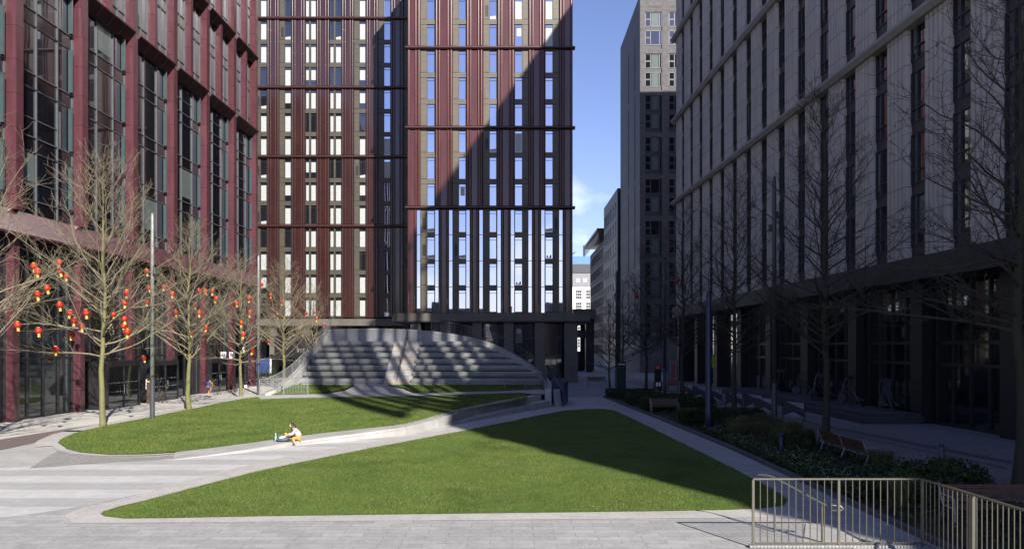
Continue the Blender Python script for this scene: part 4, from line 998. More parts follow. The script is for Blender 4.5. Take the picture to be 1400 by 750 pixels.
# ------------------------------------------------------------------ planting bed
sheet('planting_bed', [(8.55,10),(12.8,10),(12.8,58),(11.3,62),(7.3,60.5),(7.55,52.5),(8.05,42.5),(8.55,30)], .03, M['soil'])
kb = MB(); kl = [(8.55,9),(8.55,30),(8.07,42.5),(7.55,52.6),(7.25,60.6)]
for (a, b) in zip(kl[:-1], kl[1:]): kb.prism([(a[0]-.06,a[1]),(a[0]+.08,a[1]),(b[0]+.08,b[1]-.01),(b[0]-.06,b[1]-.01)], 0, .13)
o = kb.build('bed_kerb', M['drain']); o['kind'] = 'structure'
def leaves(mb, n, fn, size, mi=0, rnd=random):
    for _ in range(n):
        p = Vector(fn()); a = Vector((rnd.gauss(0,1),rnd.gauss(0,1),rnd.gauss(.4,1))).normalized(); b = a.orthogonal().normalized(); c = a.cross(b); s = size*(.6+.8*rnd.random())
        ang = rnd.random()*6.28; b, c = b*math.cos(ang)+c*math.sin(ang), c*math.cos(ang)-b*math.sin(ang)
        mb.quad(p-b*s, p+c*s*.45, p+b*s, p-c*s*.45, mi)
def hedge(label, x0, x1, y0, y1, h, n, mat=None, loose=.04):
    o = thing('hedge', label, 'hedge', ((x0+x1)/2,(y0+y1)/2,.03), 0, 'clipped hedges of the planting bed'); w, d = (x1-x0)/2, (y1-y0)/2
    MB().box(-w+.12, w-.12, -d+.12, d-.12, 0, h-.12).build('stems', M['soil'], o)
    def fn():
        f = random.random()
        if f < .5: p = [random.uniform(-w,w), random.uniform(-d,d), h]
        elif f < .8: p = [random.uniform(-w,w), -d if random.random() < .7 else d, random.uniform(.05,h)]
        else: p = [-w if random.random() < .6 else w, random.uniform(-d,d), random.uniform(.05,h)]
        return [q+random.gauss(0,loose) for q in p[:2]]+[max(.02, p[2]+random.gauss(0,loose))]
    mb = MB(); leaves(mb, n, fn, .07); mb.build('foliage', mat or M['leaf'], o); return o
hedge('long dark clipped hedge behind the navy pole, nearest of the hedges', 8.7, 12.6, 38.4, 40.2, .72, 5200)
hedge('dark clipped hedge crossing the bed behind the small armless bench', 8.1, 12.4, 46.8, 48.6, .72, 3600)
hedge('dark clipped hedge further back under the bare trees', 7.8, 12.2, 51.6, 53, .7, 2600)
hedge('farthest low clipped hedge at the plaza corner', 7.3, 11.2, 58, 59.8, .65, 2200)
def bush(label, x, y, rx, ry, h, n, mat, petals=0):
    o = thing('bush', label, 'bush', (x,y,.03))
    def fn():
        a = random.random()*6.28; t = math.acos(random.random()); r = .75+.3*random.random(); lump = 1+.22*math.sin(3*a+x)+.12*math.sin(7*a)
        return [rx*r*lump*math.sin(t)*math.cos(a), ry*r*lump*math.sin(t)*math.sin(a), h*r*lump*math.cos(t)+.03]
    mb = MB(); leaves(mb, n, fn, .065); mb.build('foliage', mat, o); return o
bush('low dark green bush around the bollard behind the bar fence', 12.1, 22.2, 1.7, 1.2, .62, 3800, M['leaf'])
bush('low dark green bush beside the steel fence corner', 10.2, 20.3, 1.4, 1.1, .5, 2600, M['leaf'])
bush('low rounded bush in front of the twin slatted bench', 10.3, 29.3, .9, 1.0, .5, 1600, M['leaf'])
def tuft(label, x, y, r, h, n):
    o = thing('grass_clump', label, 'ornamental grass', (x,y,.03), 0, 'feathery grass clumps in the planting bed'); mb = MB()
    for _ in range(n):
        a = random.random()*6.28; q = r*.35*math.sqrt(random.random()); b = random.random()*6.28; hh = h*(.6+.5*random.random()); l = r*(.4+.8*random.random()); w = .011
        p0 = Vector((q*math.cos(a), q*math.sin(a), 0)); d = Vector((math.cos(b), math.sin(b), 0)); s = Vector((-d.y, d.x, 0))*w
        p1 = p0+d*l*.35+UP*hh*.75; p2 = p0+d*l+UP*hh*(.75+.2*random.random())
        mb.quad(p0-s, p0+s, p1+s*.8, p1-s*.8); mb.poly([p1-s*.8, p1+s*.8, p2])
    mb.build('blades', M['reed'], o)
tl = ['in front of the tall dark lamp post','just right of the navy pole','between the navy pole and the lamp post','beside the navy bollard','behind the white flowering ground cover','left of the twin bench','nearest the stone path kerb','under the hedge corner','next to the steel fence','at the near end of the bench','in the middle of the bed','by the brick edge of the promenade']
for (x, y), q in zip(((12.1,35.2),(10.1,34.8),(11.0,36.2),(10.6,30.6),(11.6,32.6),(11.8,30.6),(9.5,32.6),(12.2,37.3),(9.6,19.0),(11.6,24.2),(10.6,33.2),(12.3,33.6)), tl):
    tuft(f'feathery olive grass clump {q}', x, y, .75, .85, 420)
mb = MB()
def fc():
    y = random.uniform(20,36); x = random.uniform(8.75, 9.6+ (.9 if y < 29 else .3)); return [x+random.gauss(0,.1), y, .05+.26*random.random()]
leaves(mb, 9000, fc, .06); leaves(mb, 1000, lambda: [fc()[0], fc()[1], .30+.06*random.random()], .026, 1)
o = mb.build('flowering_ground_cover', [M['leaf'], M['petal']]); o['kind'] = 'stuff'
mb = MB(); leaves(mb, 9000, lambda: [random.uniform(8.8,12.7), random.uniform(13,57), .04+.2*random.random()**2], .07); o = mb.build('ground_cover', M['leaf']); o['kind'] = 'stuff'

# ------------------------------------------------------------------ steel fence, bottom right
fn_ = thing('steel_fence', 'galvanised bar fence turning a corner round the steps in the right foreground', 'fence', (4.79,15.3,0))
def fp(mb, a, b, step, h=1.38):
    a, b = Vector(a), Vector(b); d = b-a; z = UP
    mb.tube([a+z*.10, b+z*.10], .018, 6); k = round(d.length/step)
    for j in range(1, k): p = a+d*(j/k); mb.tube([p+z*.1, p+z*(h-.02)], .0105, 6, cap=False)
    return mb
c0, c1, c2, c3, c4 = (0,0,0), (1.70,0,0), (3.36,0,0), (3.42,-1.55,0), (3.5,-5.2,0)
for a, b in ((c0,c1),(c1,c2),(c2,c3),(c3,c4)): fp(MB(), a, b, .143).build('bar_panel', M['steel'], fn_)
for a, b in ((c0,c1),(c1,c2),(c2,c4)):
    A, B = Vector(a), Vector(b); d = (B-A).normalized(); n_ = Vector((-d.y, d.x, 0))*.03; mb = MB()
    mb.hexa([A-n_+UP*1.355, B-n_+UP*1.355, B+n_+UP*1.355, A+n_+UP*1.355], [A-n_+UP*1.385, B-n_+UP*1.385, B+n_+UP*1.385, A+n_+UP*1.385]); mb.build('top_rail', M['steel'], fn_)
for p in (c0,c1,c2): MB().box(p[0]-.022, p[0]+.022, p[1]-.022, p[1]+.022, 0, 1.353).build('post', M['steel'], fn_)
MB().box(c3[0]-.03, c3[0]+.03, c3[1]-.055, c3[1]+.055, 0, 1.353).build('post', M['steel'], fn_)
MB().box(-.08, 3.3, -.06, .06, 0.02, .06).build('kerb', M['sett'], fn_)
o = thing('handrail', 'short sloping steel handrail on two posts inside the corner fence', 'handrail', (5.66,16.6,0))
MB().tube([(-.30,.25,1.16),(-.28,.22,1.2),(-.1,.10,1.2),(.0,0,1.17),(.66,-1.05,.80),(.95,-1.1,.79),(1.0,-1.12,.74),(.95,-1.1,.70),(.72,-1.08,.70)], .024, 8).build('rail', M['steel'], o, True)
MB().tube([(0,0,0),(0,0,1.16)], .024, 8).build('post', M['steel'], o); MB().tube([(.62,-1.0,0),(.62,-1.0,.81)], .024, 8).build('post', M['steel'], o)
sheet('step_landing', [(5.9,15.6),(7.9,15.6),(7.9,17.3),(6.6,17.3)], .022, M['strip'])

# ------------------------------------------------------------------ benches
def bench(label, x, y, rz, L, secs, arms, group=None):
    o = thing('slatted_bench', label, 'bench', (x,y,0), rz, group)          # sits along local x, facing local -y
    for s in range(secs):
        a, b = L*s/secs+.03, L*(s+1)/secs-.03; m = MB(); k = MB()
        for q in range(6): m.box(a, b, -.48+.082*q, -.41+.082*q, .425, .46)
        for q in range(4): k.hexa([(a,.03+.035*q,.50+.092*q),(b,.03+.035*q,.50+.092*q),(b,.06+.035*q,.50+.092*q),(a,.06+.035*q,.50+.092*q)], [(a,.058+.035*q,.58+.092*q),(b,.058+.035*q,.58+.092*q),(b,.088+.035*q,.58+.092*q),(a,.088+.035*q,.58+.092*q)])
        m.build('seat', M['wood'], o); k.build('backrest', M['wood'], o)
    for s in range(secs+1):
        xx = L*s/secs; m = MB(); m.tube([(xx,-.45,0),(xx,-.44,.40),(xx,-.40,.41),(xx,0,.42),(xx,.06,.50),(xx,.22,.90)], .022, 6); m.tube([(xx,.0,.42),(xx,.16,0)], .022, 6)
        if s in arms: m.tube([(xx,.13,.66),(xx,-.30,.66),(xx,-.42,.62),(xx,-.44,.41)], .018, 6)
        m.build('leg_frame', M['galv'], o)
    return o
bench('twin slatted timber bench with steel arms, its back to the planting bed', 11.75, 25.35, math.pi/2, 3.7, 2, (0,2))
bench('slatted timber bench behind the corner fence at the right edge, facing the viewer', 9.75, 17.4, 0, 2.6, 1, (0,1))
o = bench('small pale framed bench by the stone path in front of the far hedge', 8.25, 45.9, 0, 1.6, 1, (0,1))
o = bench('timber bench standing out on the far paving beyond the seating', 7.7, 79, 0, 1.9, 1, (0,1))

# ------------------------------------------------------------------ cafe screens, gym machines, signs and small things
for i, (x, y, rz, lb) in enumerate(((15.2,41.6,.5,'nearest canvas cafe screen on the shaded promenade, right of the tall lamp post'),(14.6,44.6,.5,'canvas cafe screen just left of the tall lamp post'),(14.9,47.6,.5,'canvas cafe screen behind the tree by the lamp post'),(14.3,49.6,.5,'canvas cafe screen seen between the navy pole and the dark tree'),(14.2,54,.5,'canvas cafe screen left of the navy pole, nearest the pole'),(13.9,57,.5,'middle canvas cafe screen left of the navy pole'),(13.6,60,.5,'farthest canvas cafe screen left of the navy pole'))):
    o = thing('cafe_screen', lb, 'windbreak', (x,y,.012), rz+math.pi/2, 'cafe windbreaks on the promenade')
    for xx in (-.75,.75): MB().lathe([(.2,0),(.2,.02),(.024,.03),(.024,1.05)], (xx,0,0), 10).build('post', M['black'], o)
    m = MB(); m.poly([(-.7,0,.2),(.7,0,.2),(.7,0,.98),(-.7,0,.98)], 0); m.poly([(-.7,-.006,.62),(.45,-.006,.98),(-.7,-.006,.98)], 1); m.poly([(-.7,-.006,.2),(.7,-.006,.2),(.0,-.006,.45)], 1)
    m.poly([(-.7,.006,.62),(.45,.006,.98),(-.7,.006,.98)], 1); m.poly([(-.7,.006,.2),(.7,.006,.2),(.0,.006,.45)], 1); m.build('canvas', [M['cloth_dk'], M['cloth_lt']], o)
def deckp(x, y0, y1): 
    o = MB().box(x, x+3.2, y0, y1, 0, .35).box(x+.4, x+3.2, y0+.2, y1-.2, .35, .5).build('terrace_deck', M['cloth_dk']); tag(o, 'low dark deck along the shaded arcade carrying the exercise machines', 'deck')
deckp(18.0, 39.6, 66)
M['machine'] = plain('grey lilac machine enamel', (.05,.05,.062), .5)
for i, (px, Y, lb) in enumerate(((1212,42.0,'nearest pale exercise machine on the dark deck, by the arcade column'),(1163,45.5,'pale exercise machine with crossed levers, second nearest on the deck'),(1100,54,'pale exercise machine seen left of the dark tree trunk'),(1122,50,'pale exercise machine half hidden by the dark tree trunk'),(1068,60,'pale exercise machine beside the tall lamp post'))):
    x = (px-CX)*Y/F; o = thing('exercise_machine', lb, 'gym machine', (x,Y,.5 if x > 18.4 else .36 if x > 18 else .35), .6*i, 'machines on the gym deck'); mb = MB()
    mb.box(-.25,.25,-.8,.8,.0,.10); mb.build('base', M['steel_dk'], o)
    MB().tube([(0,.6,.1),(0,.35,1.5),(0,.1,1.75)], .05, 6).tube([(0,-.6,.1),(0,-.1,1.0),(0,.3,1.2)], .05, 6).build('frame', M['machine'], o)
    for s in (-1, 1): MB().tube([(.28*s,-.7,.35),(.28*s,-.1,.55),(.3*s,.25,1.1),(.3*s,.1,1.65),(.3*s,-.1,1.8)], .035, 6).box(.28*s-.07,.28*s+.07,-.75,-.35,.30,.36).build('lever', M['machine'], o)
    MB().box(-.28,.28,.02,.09,1.5,1.72).build('console', M['machine'], o); MB().lathe([(.26,-.08),(.30,0),(.26,.08)], (0,0,0), 14).build('flywheel', M['machine'], o)
    w = COL.objects[-1]; w.rotation_euler = (0, math.pi/2, 0); w.location = (0,.55,.42)
def emis(name, col, st):
    t = NT(name); t.set(col, .5); t.b.inputs['Emission Color'].default_value = (*col, 1); t.b.inputs['Emission Strength'].default_value = st; return t.mat
o = thing('lit_sign', 'small lit yellow green sign high on the dark arcade behind the navy pole', 'sign', W(974,494,52)); MB().box(-.17,.17,-.06,.06,-.42,.42).build('panel', emis('lit sign green', (.11,.15,.01), .05), o); MB().box(-.2,.2,.06,.1,-.46,.46).build('frame', M['black'], o)
M['poster_dim'] = plain('dark coral print', (.32,.10,.07), .6, .3, 6)  # darker tone of the coral print
# banner sign and planter far down the promenade
o = thing('poster_stand', 'coral and white poster stand far down the promenade', 'sign', (14.2,68,.012), .25)
MB().box(-.42,.42,-.03,.03,.5,2.7).build('panel', M['slate'], o); MB().box(-.2,.2,-.036,-.031,1.1,2.55).box(-.42,.42,-.035,-.031,.5,1.0).build('print', M['poster_dim'], o); MB().box(-.5,-.43,-.04,.04,0,2.75).box(.43,.5,-.04,.04,0,2.75).box(-.5,.5,-.2,.2,0,.06).build('frame', M['steel_dk'], o)
o = thing('totem', 'black information totem beside the mossy far tree', 'sign', (9.95,70.2,.008)); MB().box(-.42,.42,-.12,.12,0,2.6).build('panel', M['black'], o); MB().box(-.3,.3,-.126,-.121,2.3,2.42).build('mark', M['white'], o)
o = thing('notice_board', 'black notice board with a small red panel left of the coral poster', 'sign', (13.15,69.5,.012)); MB().box(-.36,.36,-.3,.3,0,.8).build('planter', M['black'], o); MB().box(-.3,.3,-.04,.04,.8,2.3).build('panel', M['black'], o); MB().box(-.2,.2,-.05,-.041,1.95,2.25).build('print', M['poster_red'], o); MB().box(-.22,-.02,-.31,-.301,.4,.75).box(.03,.22,-.31,-.301,.4,.75).build('card', M['white'], o)
for (px, py, Y, rz, lb) in ((863,516,90,.3,'blond timber easel frame standing on the far paving, right of the totem'),(880.5,518,88,-.2,'blond timber easel half hidden behind a far tree trunk'),(813,515,92,.4,'blond timber easel left of the totem, near the canopy posts')):
    x, y = (px-CX)*Y/F, Y; o = thing('timber_easel', lb, 'easel', (x,y,.008), rz, 'timber easels on the far paving'); m = MB()
    for s in (-1,1): m.tube([(.3*s,-.3,0),(.22*s,.05,1.15)], .03, 5); m.tube([(.3*s,.35,0),(.22*s,.05,1.15)], .03, 5)
    for f in (.2,.5,.8): m.tube([(-.29+.06*f,-.3+.35*f,1.15*f),(.29-.06*f,-.3+.35*f,1.15*f)], .028, 5)
    m.build('frame', M['wood_lt'], o)
for (px, py, Y, lb) in ((800,528,76,'white slim post left of the far timber bench'),(826.5,528,74,'white slim post right of the far timber bench'),(832,536,66,'pale cycle stand at the left end of the far hedge')):
    o = thing('cycle_stand', lb, 'cycle stand', ((px-CX)*Y/F, Y, .008)); MB().tube([(-.3,0,0),(-.3,0,.7),(-.2,0,.82),(.2,0,.82),(.3,0,.7),(.3,0,0)], .028, 6).build('hoop', M['galv'], o, True); MB().box(-.4,.4,-.05,.05,0,.015).build('base', M['galv'], o)
# signs over the office pavement
for px, py, lb in ((305.5,485,'left of two white square signs hung over the office pavement'),(317,485,'right of two white square signs hung over the office pavement, next to a red pier'),(333,478.5,'narrow white sign hung beyond the two square ones')):
    o = thing('hanging_sign', lb, 'sign', W(px, py, 64+.3*(px-305)/10), .25); w = .21 if px < 330 else .07; MB().box(-w,w,-.03,.03,-.27,.27).build('panel', M['white'], o); MB().tube([(0,0,.27),(0,0,.9)], .02, 5).tube([(0,0,.9),(-1.1,.2,.9)], .02, 5).build('bracket', M['steel_dk'], o)
    if px < 330: MB().box(-w*.7,-w*.1,-.036,-.031,-.12,.1).box(.0,w*.7,-.036,-.031,-.16,.13).build('mark', M['slate'], o)
o = thing('drain_cover', 'small dark drain cover set in the brown brick strip near the lawn tip', 'drain cover', (*G(101,589.5), .013)); MB().box(-.42,.42,-.3,.3,0,.012).build('frame', M['drain'], o); m = MB(); [m.box(-.34,.34,-.24+.08*q,-.20+.08*q,.0121,.018) for q in range(7)]; m.build('grate', M['black'], o)
# timber wrapped post and rope stands by the entrance
o = thing('timber_post', 'weathered timber post with an amber top outside the office entrance', 'post', (-25.0,53.3,.01)); MB().box(-.2,.2,-.2,.2,0,1.5).build('shaft', M['wood'], o); MB().box(-.16,.16,-.16,.16,1.5,1.62).build('top', M['gold'], o); MB().box(-.32,-.24,-.05,.05,1.0,1.75).build('notice', M['white'], o)
for x, y, lb in ((-24.6,54.2,'triangular timber trestle beside the timber post'),(-24.3,63.5,'triangular timber trestle under the hanging white signs'),(-24.6,68.2,'triangular timber trestle by the last red pier')):
    o = thing('timber_trestle', lb, 'trestle', (x,y,.01), .3, 'timber trestles on the office pavement'); m = MB(); m.tube([(0,0,0),(-.35,0,1.2),(.35,0,1.2),(0,0,0)], .028, 5); m.tube([(-.3,.3,0),(0,0,.6)], .025, 5); m.tube([(.3,.3,0),(0,0,.6)], .025, 5); m.build('frame', M['wood'], o)
for q, (px, lb) in enumerate(((347,'blue banner with white edge left of the far lamp post'),(363,'blue banner with white edge right of the far lamp post'))):
    o = thing('banner', lb, 'banner', W(px, 506, 88)); o.location.z = 0; MB().box(-.62,.5,-.03,.03,.9,2.6).build('cloth', M['blue_banner'], o); MB().box(.5,.68,-.03,.03,.9,2.6).build('edge', M['white'], o); MB().tube([(-.66,0,0),(-.66,0,2.7)], .03, 6).tube([(.7,0,0),(.7,0,2.7)], .03, 6).build('pole', M['steel_dk'], o)
b0 = bush('fresh green leafy shrub under the blue banners', W(366,510,84).x, 84, 1.2, .8, 1.9, 700, M['leaf_lit'])
b0 = bush('small bright shrub at the left banner foot', W(347,515,84).x, 84, .5, .5, 1.3, 300, M['leaf_lit'])
b0 = bush('low reddish brown hedge row behind the far lamp post', W(350,520,80).x+.6, 80, 2.9, .8, 1.1, 1300, M['twig_dk'])
# shop lettering under the set back block
cu = bpy.data.curves.new('shop_lettering_outline', 'FONT'); cu.body = 'VITA'; cu.size = 1.0; cu.extrude = .03; cu.space_character = 1.25; cu.materials.append(M['slate'])
_t = bpy.data.objects.new('shop_lettering_outline', cu); COL.objects.link(_t); bpy.context.view_layer.update(); _me = bpy.data.meshes.new_from_object(_t.evaluated_get(bpy.context.evaluated_depsgraph_get())); bpy.data.objects.remove(_t)
o = link('shop_lettering', _me); o.location = W(405.5,482,94); o.rotation_euler = (math.pi/2,0,0); o.scale = (.62,.75,.75); tag(o, 'pale VITA shop letters on the dark base behind the seating wall', 'sign')
bk = tag(MB().box(-29.0,-24.8,94.05,94.2,2.6,5.2).build('sign_board', M['black']), 'dark board behind the pale shop letters', 'sign board')
def vertical_sign(label, px0, py0, px1, py1, Y, w):
    a, b = W(px0,py0,Y), W(px1,py1,Y); o = thing('slanted_sign' if px1-px0 > 3 else 'panel_sign', label, 'sign', b); d = a-b; n = d.normalized(); s = Vector((n.z,0,-n.x))*w; m = MB()
    m.hexa([-s+Vector((0,-.06,0)), s+Vector((0,-.06,0)), s+Vector((0,.06,0)), -s+Vector((0,.06,0))], [d-s+Vector((0,-.06,0)), d+s+Vector((0,-.06,0)), d+s+Vector((0,.06,0)), d-s+Vector((0,.06,0))]); m.build('panel', M['white'], o)
    m = MB(); k = 7
    for i in range(k):
        c = d*((i+.5)/k); m.box(c.x-w*.55, c.x+w*.55*(.2+.7*random.random()), -.07, -.061, c.z-.07, c.z+.05); 
    m.build('mark', M['slate'], o); MB().tube([(0,.06,d.z*.5),(0,2.3,d.z*.5)], .03, 5).build('bracket', M['steel_dk'], o)
vertical_sign('slanted white lettered sign on the dark glass behind the seating crest', 665.5, 446, 671.5, 466, 84.5, .19)
o = thing('window_panel', 'upright grey white panel with a round emblem in the tower base window', 'sign', W(709,469,86.8)); MB().box(-.42,.42,-.03,.03,0,2.0).build('panel', M['slate'], o); MB().lathe([(.20,-.01),(.30,-.01),(.30,.01),(.20,.01)], n=20).build('emblem', M['white'], o); e = COL.objects[-1]; e.location = (.03,-.045,1.35); e.rotation_euler = (math.pi/2,0,0)

# ------------------------------------------------------------------ people
def skin(name, joints, edges, mat, parent, sub=2):
    me = bpy.data.meshes.new(name); me.from_pydata([j[0] for j in joints], edges, []); me.update(); me.materials.append(mat)
    o = link(name, me, parent); mo = o.modifiers.new('skin', 'SKIN'); mo.use_smooth_shade = True
    for i, j in enumerate(joints):
        r = j[1]; me.skin_vertices[0].data[i].radius = (r, r) if not isinstance(r, tuple) else r
    me.skin_vertices[0].data[0].use_root = True
    sb = o.modifiers.new('subd', 'SUBSURF'); sb.levels = sub; sb.render_levels = sub; return o
M['skin'] = plain('fair skin', (.50,.30,.22), .55, .06); M['hair'] = plain('dark brown hair', (.022,.013,.010), .5, .3, 20)
M['pink'] = plain('pale pink jacket', (.50,.41,.42), .8, .06); M['mustard'] = plain('mustard trousers', (.36,.25,.08), .8, .1); M['boot'] = plain('navy boots', (.03,.04,.09), .6, .1)
M['yellow'] = plain('yellow raincoat', (.50,.29,.02), .55, .08); M['bagblue'] = plain('blue backpack', (.03,.07,.28), .7, .1); M['bagteal'] = plain('teal bag', (.075,.12,.15), .7, .2); M['blackcloth'] = plain('black jersey', (.015,.015,.018), .85, .1); M['whitecloth'] = plain('white trousers', (.7,.7,.69), .8, .05)
M['bottle'] = plain('pale blue plastic', (.25,.35,.42), .2, .05)
def finger_chain(j, e, wrist, tips, r=.009):
    for t in tips:
        k = len(j); m = [(wrist[i]*.45+t[i]*.55) for i in range(3)]; m[2] += .012
        j += [(tuple(m), r), (tuple(t), r*.8)]; e += [(wrist_i, k), (k, k+1)]
# seated girl, local +x is the way she faces, +y her left
P = W(409,603.5,31.1); gz = .195
girl = thing('person', 'girl in pale pink jacket and mustard trousers sitting on the low wall', 'person', (P.x, 31.15, gz), math.pi+.25)
J = [((0,0,.11),.11),((.05,0,.24),.115),((.13,0,.37),.125),((.20,0,.47),.085),((.245,0,.52),.045),((.30,0,.585),.078),((.335,0,.635),.082),((.325,0,.69),.06),((.375,0,.60),.035),
     ((.03,.09,.10),.08),((.27,.26,.13),.062),((.15,.36,-.10),.042),((.19,.37,-.175),.036),((.27,.37,-.18),.03),
     ((.03,-.09,.10),.08),((.33,-.24,.12),.062),((.38,.05,.06),.042),((.42,.13,.045),.032),
     ((.17,.15,.44),.052),((.27,.21,.28),.042),((.45,.08,.23),.030),((.49,.06,.225),.026),
     ((.17,-.15,.44),.052),((.28,-.20,.28),.042),((.46,-.05,.25),.030),((.50,-.035,.245),.026)]
E = [(0,1),(1,2),(2,3),(3,4),(4,5),(5,6),(6,7),(5,8),(0,9),(9,10),(10,11),(11,12),(12,13),(0,14),(14,15),(15,16),(16,17),(3,18),(18,19),(19,20),(20,21),(3,22),(22,23),(23,24),(24,25)]
for w_i, s in ((21, 1), (25, -1)):
    b = J[w_i][0]
    for q in range(4):
        t = (b[0]+.07-.006*abs(q-1.5), b[1]+(-.028+.018*q), b[2]-.03); k = len(J); J += [((b[0]+.04, b[1]+(-.02+.014*q), b[2]+.004), .009), (t, .007)]; E += [(w_i, k), (k, k+1)]
    k = len(J); J += [((b[0]+.03, b[1]-.035*s, b[2]-.012), .009)]; E += [(w_i, k)]
skin('body', J, E, M['skin'], girl)
J = [((-.01,0,.12),.125),((.045,0,.25),.135),((.125,0,.38),.142),((.19,0,.475),.10),((.165,.15,.445),.068),((.27,.215,.28),.058),((.42,.095,.235),.045),((.165,-.15,.445),.068),((.28,-.205,.28),.058),((.43,-.065,.252),.045)]
skin('jacket', J, [(0,1),(1,2),(2,3),(3,4),(4,5),(5,6),(3,7),(7,8),(8,9)], M['pink'], girl)
J = [((0,0,.10),.12),((.03,.09,.10),.092),((.27,.26,.13),.074),((.17,.345,-.05),.056),((.03,-.09,.10),.092),((.33,-.24,.12),.074),((.37,.0,.075),.055)]
skin('trousers', J, [(0,1),(1,2),(2,3),(0,4),(4,5),(5,6)], M['mustard'], girl)
skin('boot', [((.165,.35,-.07),.055),((.18,.365,-.14),.052),((.27,.37,-.155),.040)], [(0,1),(1,2)], M['boot'], girl); skin('boot', [((.375,.03,.07),.052),((.41,.11,.06),.05),((.44,.2,.05),.038)], [(0,1),(1,2)], M['boot'], girl)
J = [((.275,0,.66),.085),((.325,0,.715),.070),((.22,0,.60),.075),((.17,.03,.50),.060),((.15,.05,.40),.035),((.28,.085,.60),.034),((.30,.10,.48),.03),((.29,.10,.38),.018),((.28,-.085,.60),.034),((.30,-.10,.48),.028)]
skin('hair', J, [(0,1),(0,2),(2,3),(3,4),(0,5),(5,6),(6,7),(0,8),(8,9)], M['hair'], girl)
for s in (-1, 1): MB().ball((.405, .032*s, .655), .011, 8).build('eye', M['black'], girl)
MB().ball((.40, 0, .597), .02, 8, sx=.5, sy=1.3, sz=.4).build('mouth', M['poster_red'], girl)
o = thing('bag', 'teal cloth bag lying on the low wall in front of the seated girl', 'bag', (P.x-.62, 31.0, gz-.01), .3); m = MB().ball((0,0,.07), .24, 14, sx=1.15, sy=.8, sz=.32); m.build('pouch', M['bagteal'], o, True); MB().tube([(-.2,0,.1),(-.15,.1,.24),(.1,.1,.24),(.16,0,.1)], .014, 6).build('strap', M['bagteal'], o, True)
o = thing('plate', 'white plate resting on the teal bag before the girl', 'plate', (P.x-.62, 30.97, gz+.14), 0); MB().lathe([(.03,0),(.10,.004),(.15,.022),(.145,.026),(.09,.010),(.02,.008)], n=24).build('dish', M['white'], o, True); o.rotation_euler = (.25,-.1,0)
o = thing('bottle', 'clear pale blue bottle standing left of the girl on the wall', 'bottle', (P.x-.93, 31.05, gz-.03)); MB().lathe([(.042,0),(.045,.02),(.045,.20),(.02,.26),(.018,.30)], n=14).build('vessel', M['bottle'], o, True); MB().lathe([(.022,.30),(.022,.33),(.005,.332)], n=12).build('cap', M['white'], o)
o = thing('cup', 'yellow cup held out between the girl and her bag', 'cup', (P.x-.55, 31.12, gz+.20)); MB().lathe([(.03,0),(.042,.11),(.036,.11),(.026,.01)], n=14).build('vessel', M['gold'], o, True)
# walker in yellow, seen from behind
yw = thing('person', 'child in a yellow raincoat with a blue backpack walking along the office pavement', 'person', (-23.55, 60.0, .01), math.pi/2+.25)
def walker(root, h, body, coat, legs, shoe, hood=None, hairm=None, short=False):
    k = h/1.6; S = lambda x, y, z: (x*k, y*k, z*k)
    J = [(S(0,0,.84),.11*k),(S(.01,0,1.0),.105*k),(S(.02,0,1.18),.12*k),(S(.02,0,1.30),.075*k),(S(.03,0,1.36),.045*k),(S(.045,0,1.44),.075*k),(S(.05,0,1.52),.078*k),
         (S(0,.085,.80),.075*k),(S(.13,.085,.46),.052*k),(S(.08,.085,.09),.036*k),(S(.18,.085,.03),.03*k),
         (S(0,-.085,.80),.075*k),(S(-.02,-.085,.45),.052*k),(S(-.19,-.085,.13),.036*k),(S(-.10,-.085,.04),.03*k),
         (S(.01,.17,1.26),.048*k),(S(-.06,.21,1.0),.038*k),(S(.06,.22,.80),.028*k),(S(.08,.22,.74),.026*k),(S(.01,-.17,1.26),.048*k),(S(.06,-.21,1.0),.038*k),(S(.18,-.20,.84),.028*k),(S(.21,-.20,.79),.026*k)]
    E = [(0,1),(1,2),(2,3),(3,4),(4,5),(5,6),(0,7),(7,8),(8,9),(9,10),(0,11),(11,12),(12,13),(13,14),(3,15),(15,16),(16,17),(17,18),(3,19),(19,20),(20,21),(21,22)]
    skin('body', J, E, body, root)
    c = [(S(-.005,0,.74),.155*k),(S(.01,0,1.0),.135*k),(S(.02,0,1.2),.145*k),(S(.02,0,1.30),.10*k),(S(.01,.17,1.26),.068*k),(S(-.06,.21,1.0),.058*k),(S(.04,.22,.83),.048*k),(S(.01,-.17,1.26),.068*k),(S(.06,-.21,1.0),.058*k),(S(.16,-.20,.86),.048*k)]
    skin('coat', c, [(0,1),(1,2),(2,3),(3,4),(4,5),(5,6),(3,7),(7,8),(8,9)], coat, root)
    if legs: skin('trousers', [(S(0,0,.80),.12*k),(S(0,.085,.76),.088*k),(S(.13,.085,.46),.066*k),(S(.085,.085,.14),.05*k),(S(0,-.085,.76),.088*k),(S(-.02,-.085,.45),.066*k),(S(-.175,-.085,.17),.05*k)], [(0,1),(1,2),(2,3),(0,4),(4,5),(5,6)], legs, root)
    for a, b, c_ in (((.08,.085,.12),(.085,.085,.05),(.2,.085,.035)), ((-.185,-.085,.15),(-.17,-.085,.08),(-.07,-.085,.035))): skin('shoe', [(S(*a),.045*k),(S(*b),.045*k),(S(*c_),.036*k)], [(0,1),(1,2)], shoe, root)
    if hood: skin('hood', [(S(.02,0,1.36),.09*k),(S(.03,0,1.46),.10*k),(S(.035,0,1.55),.085*k)], [(0,1),(1,2)], hood, root)
    if hairm: skin('hair', [(S(.02,0,1.40),.07*k),(S(.03,0,1.50),.088*k),(S(.045,0,1.57),.07*k)], [(0,1),(1,2)], hairm, root)
walker(yw, 1.5, M['skin'], M['yellow'], None, M['boot'], None, M['hair'])
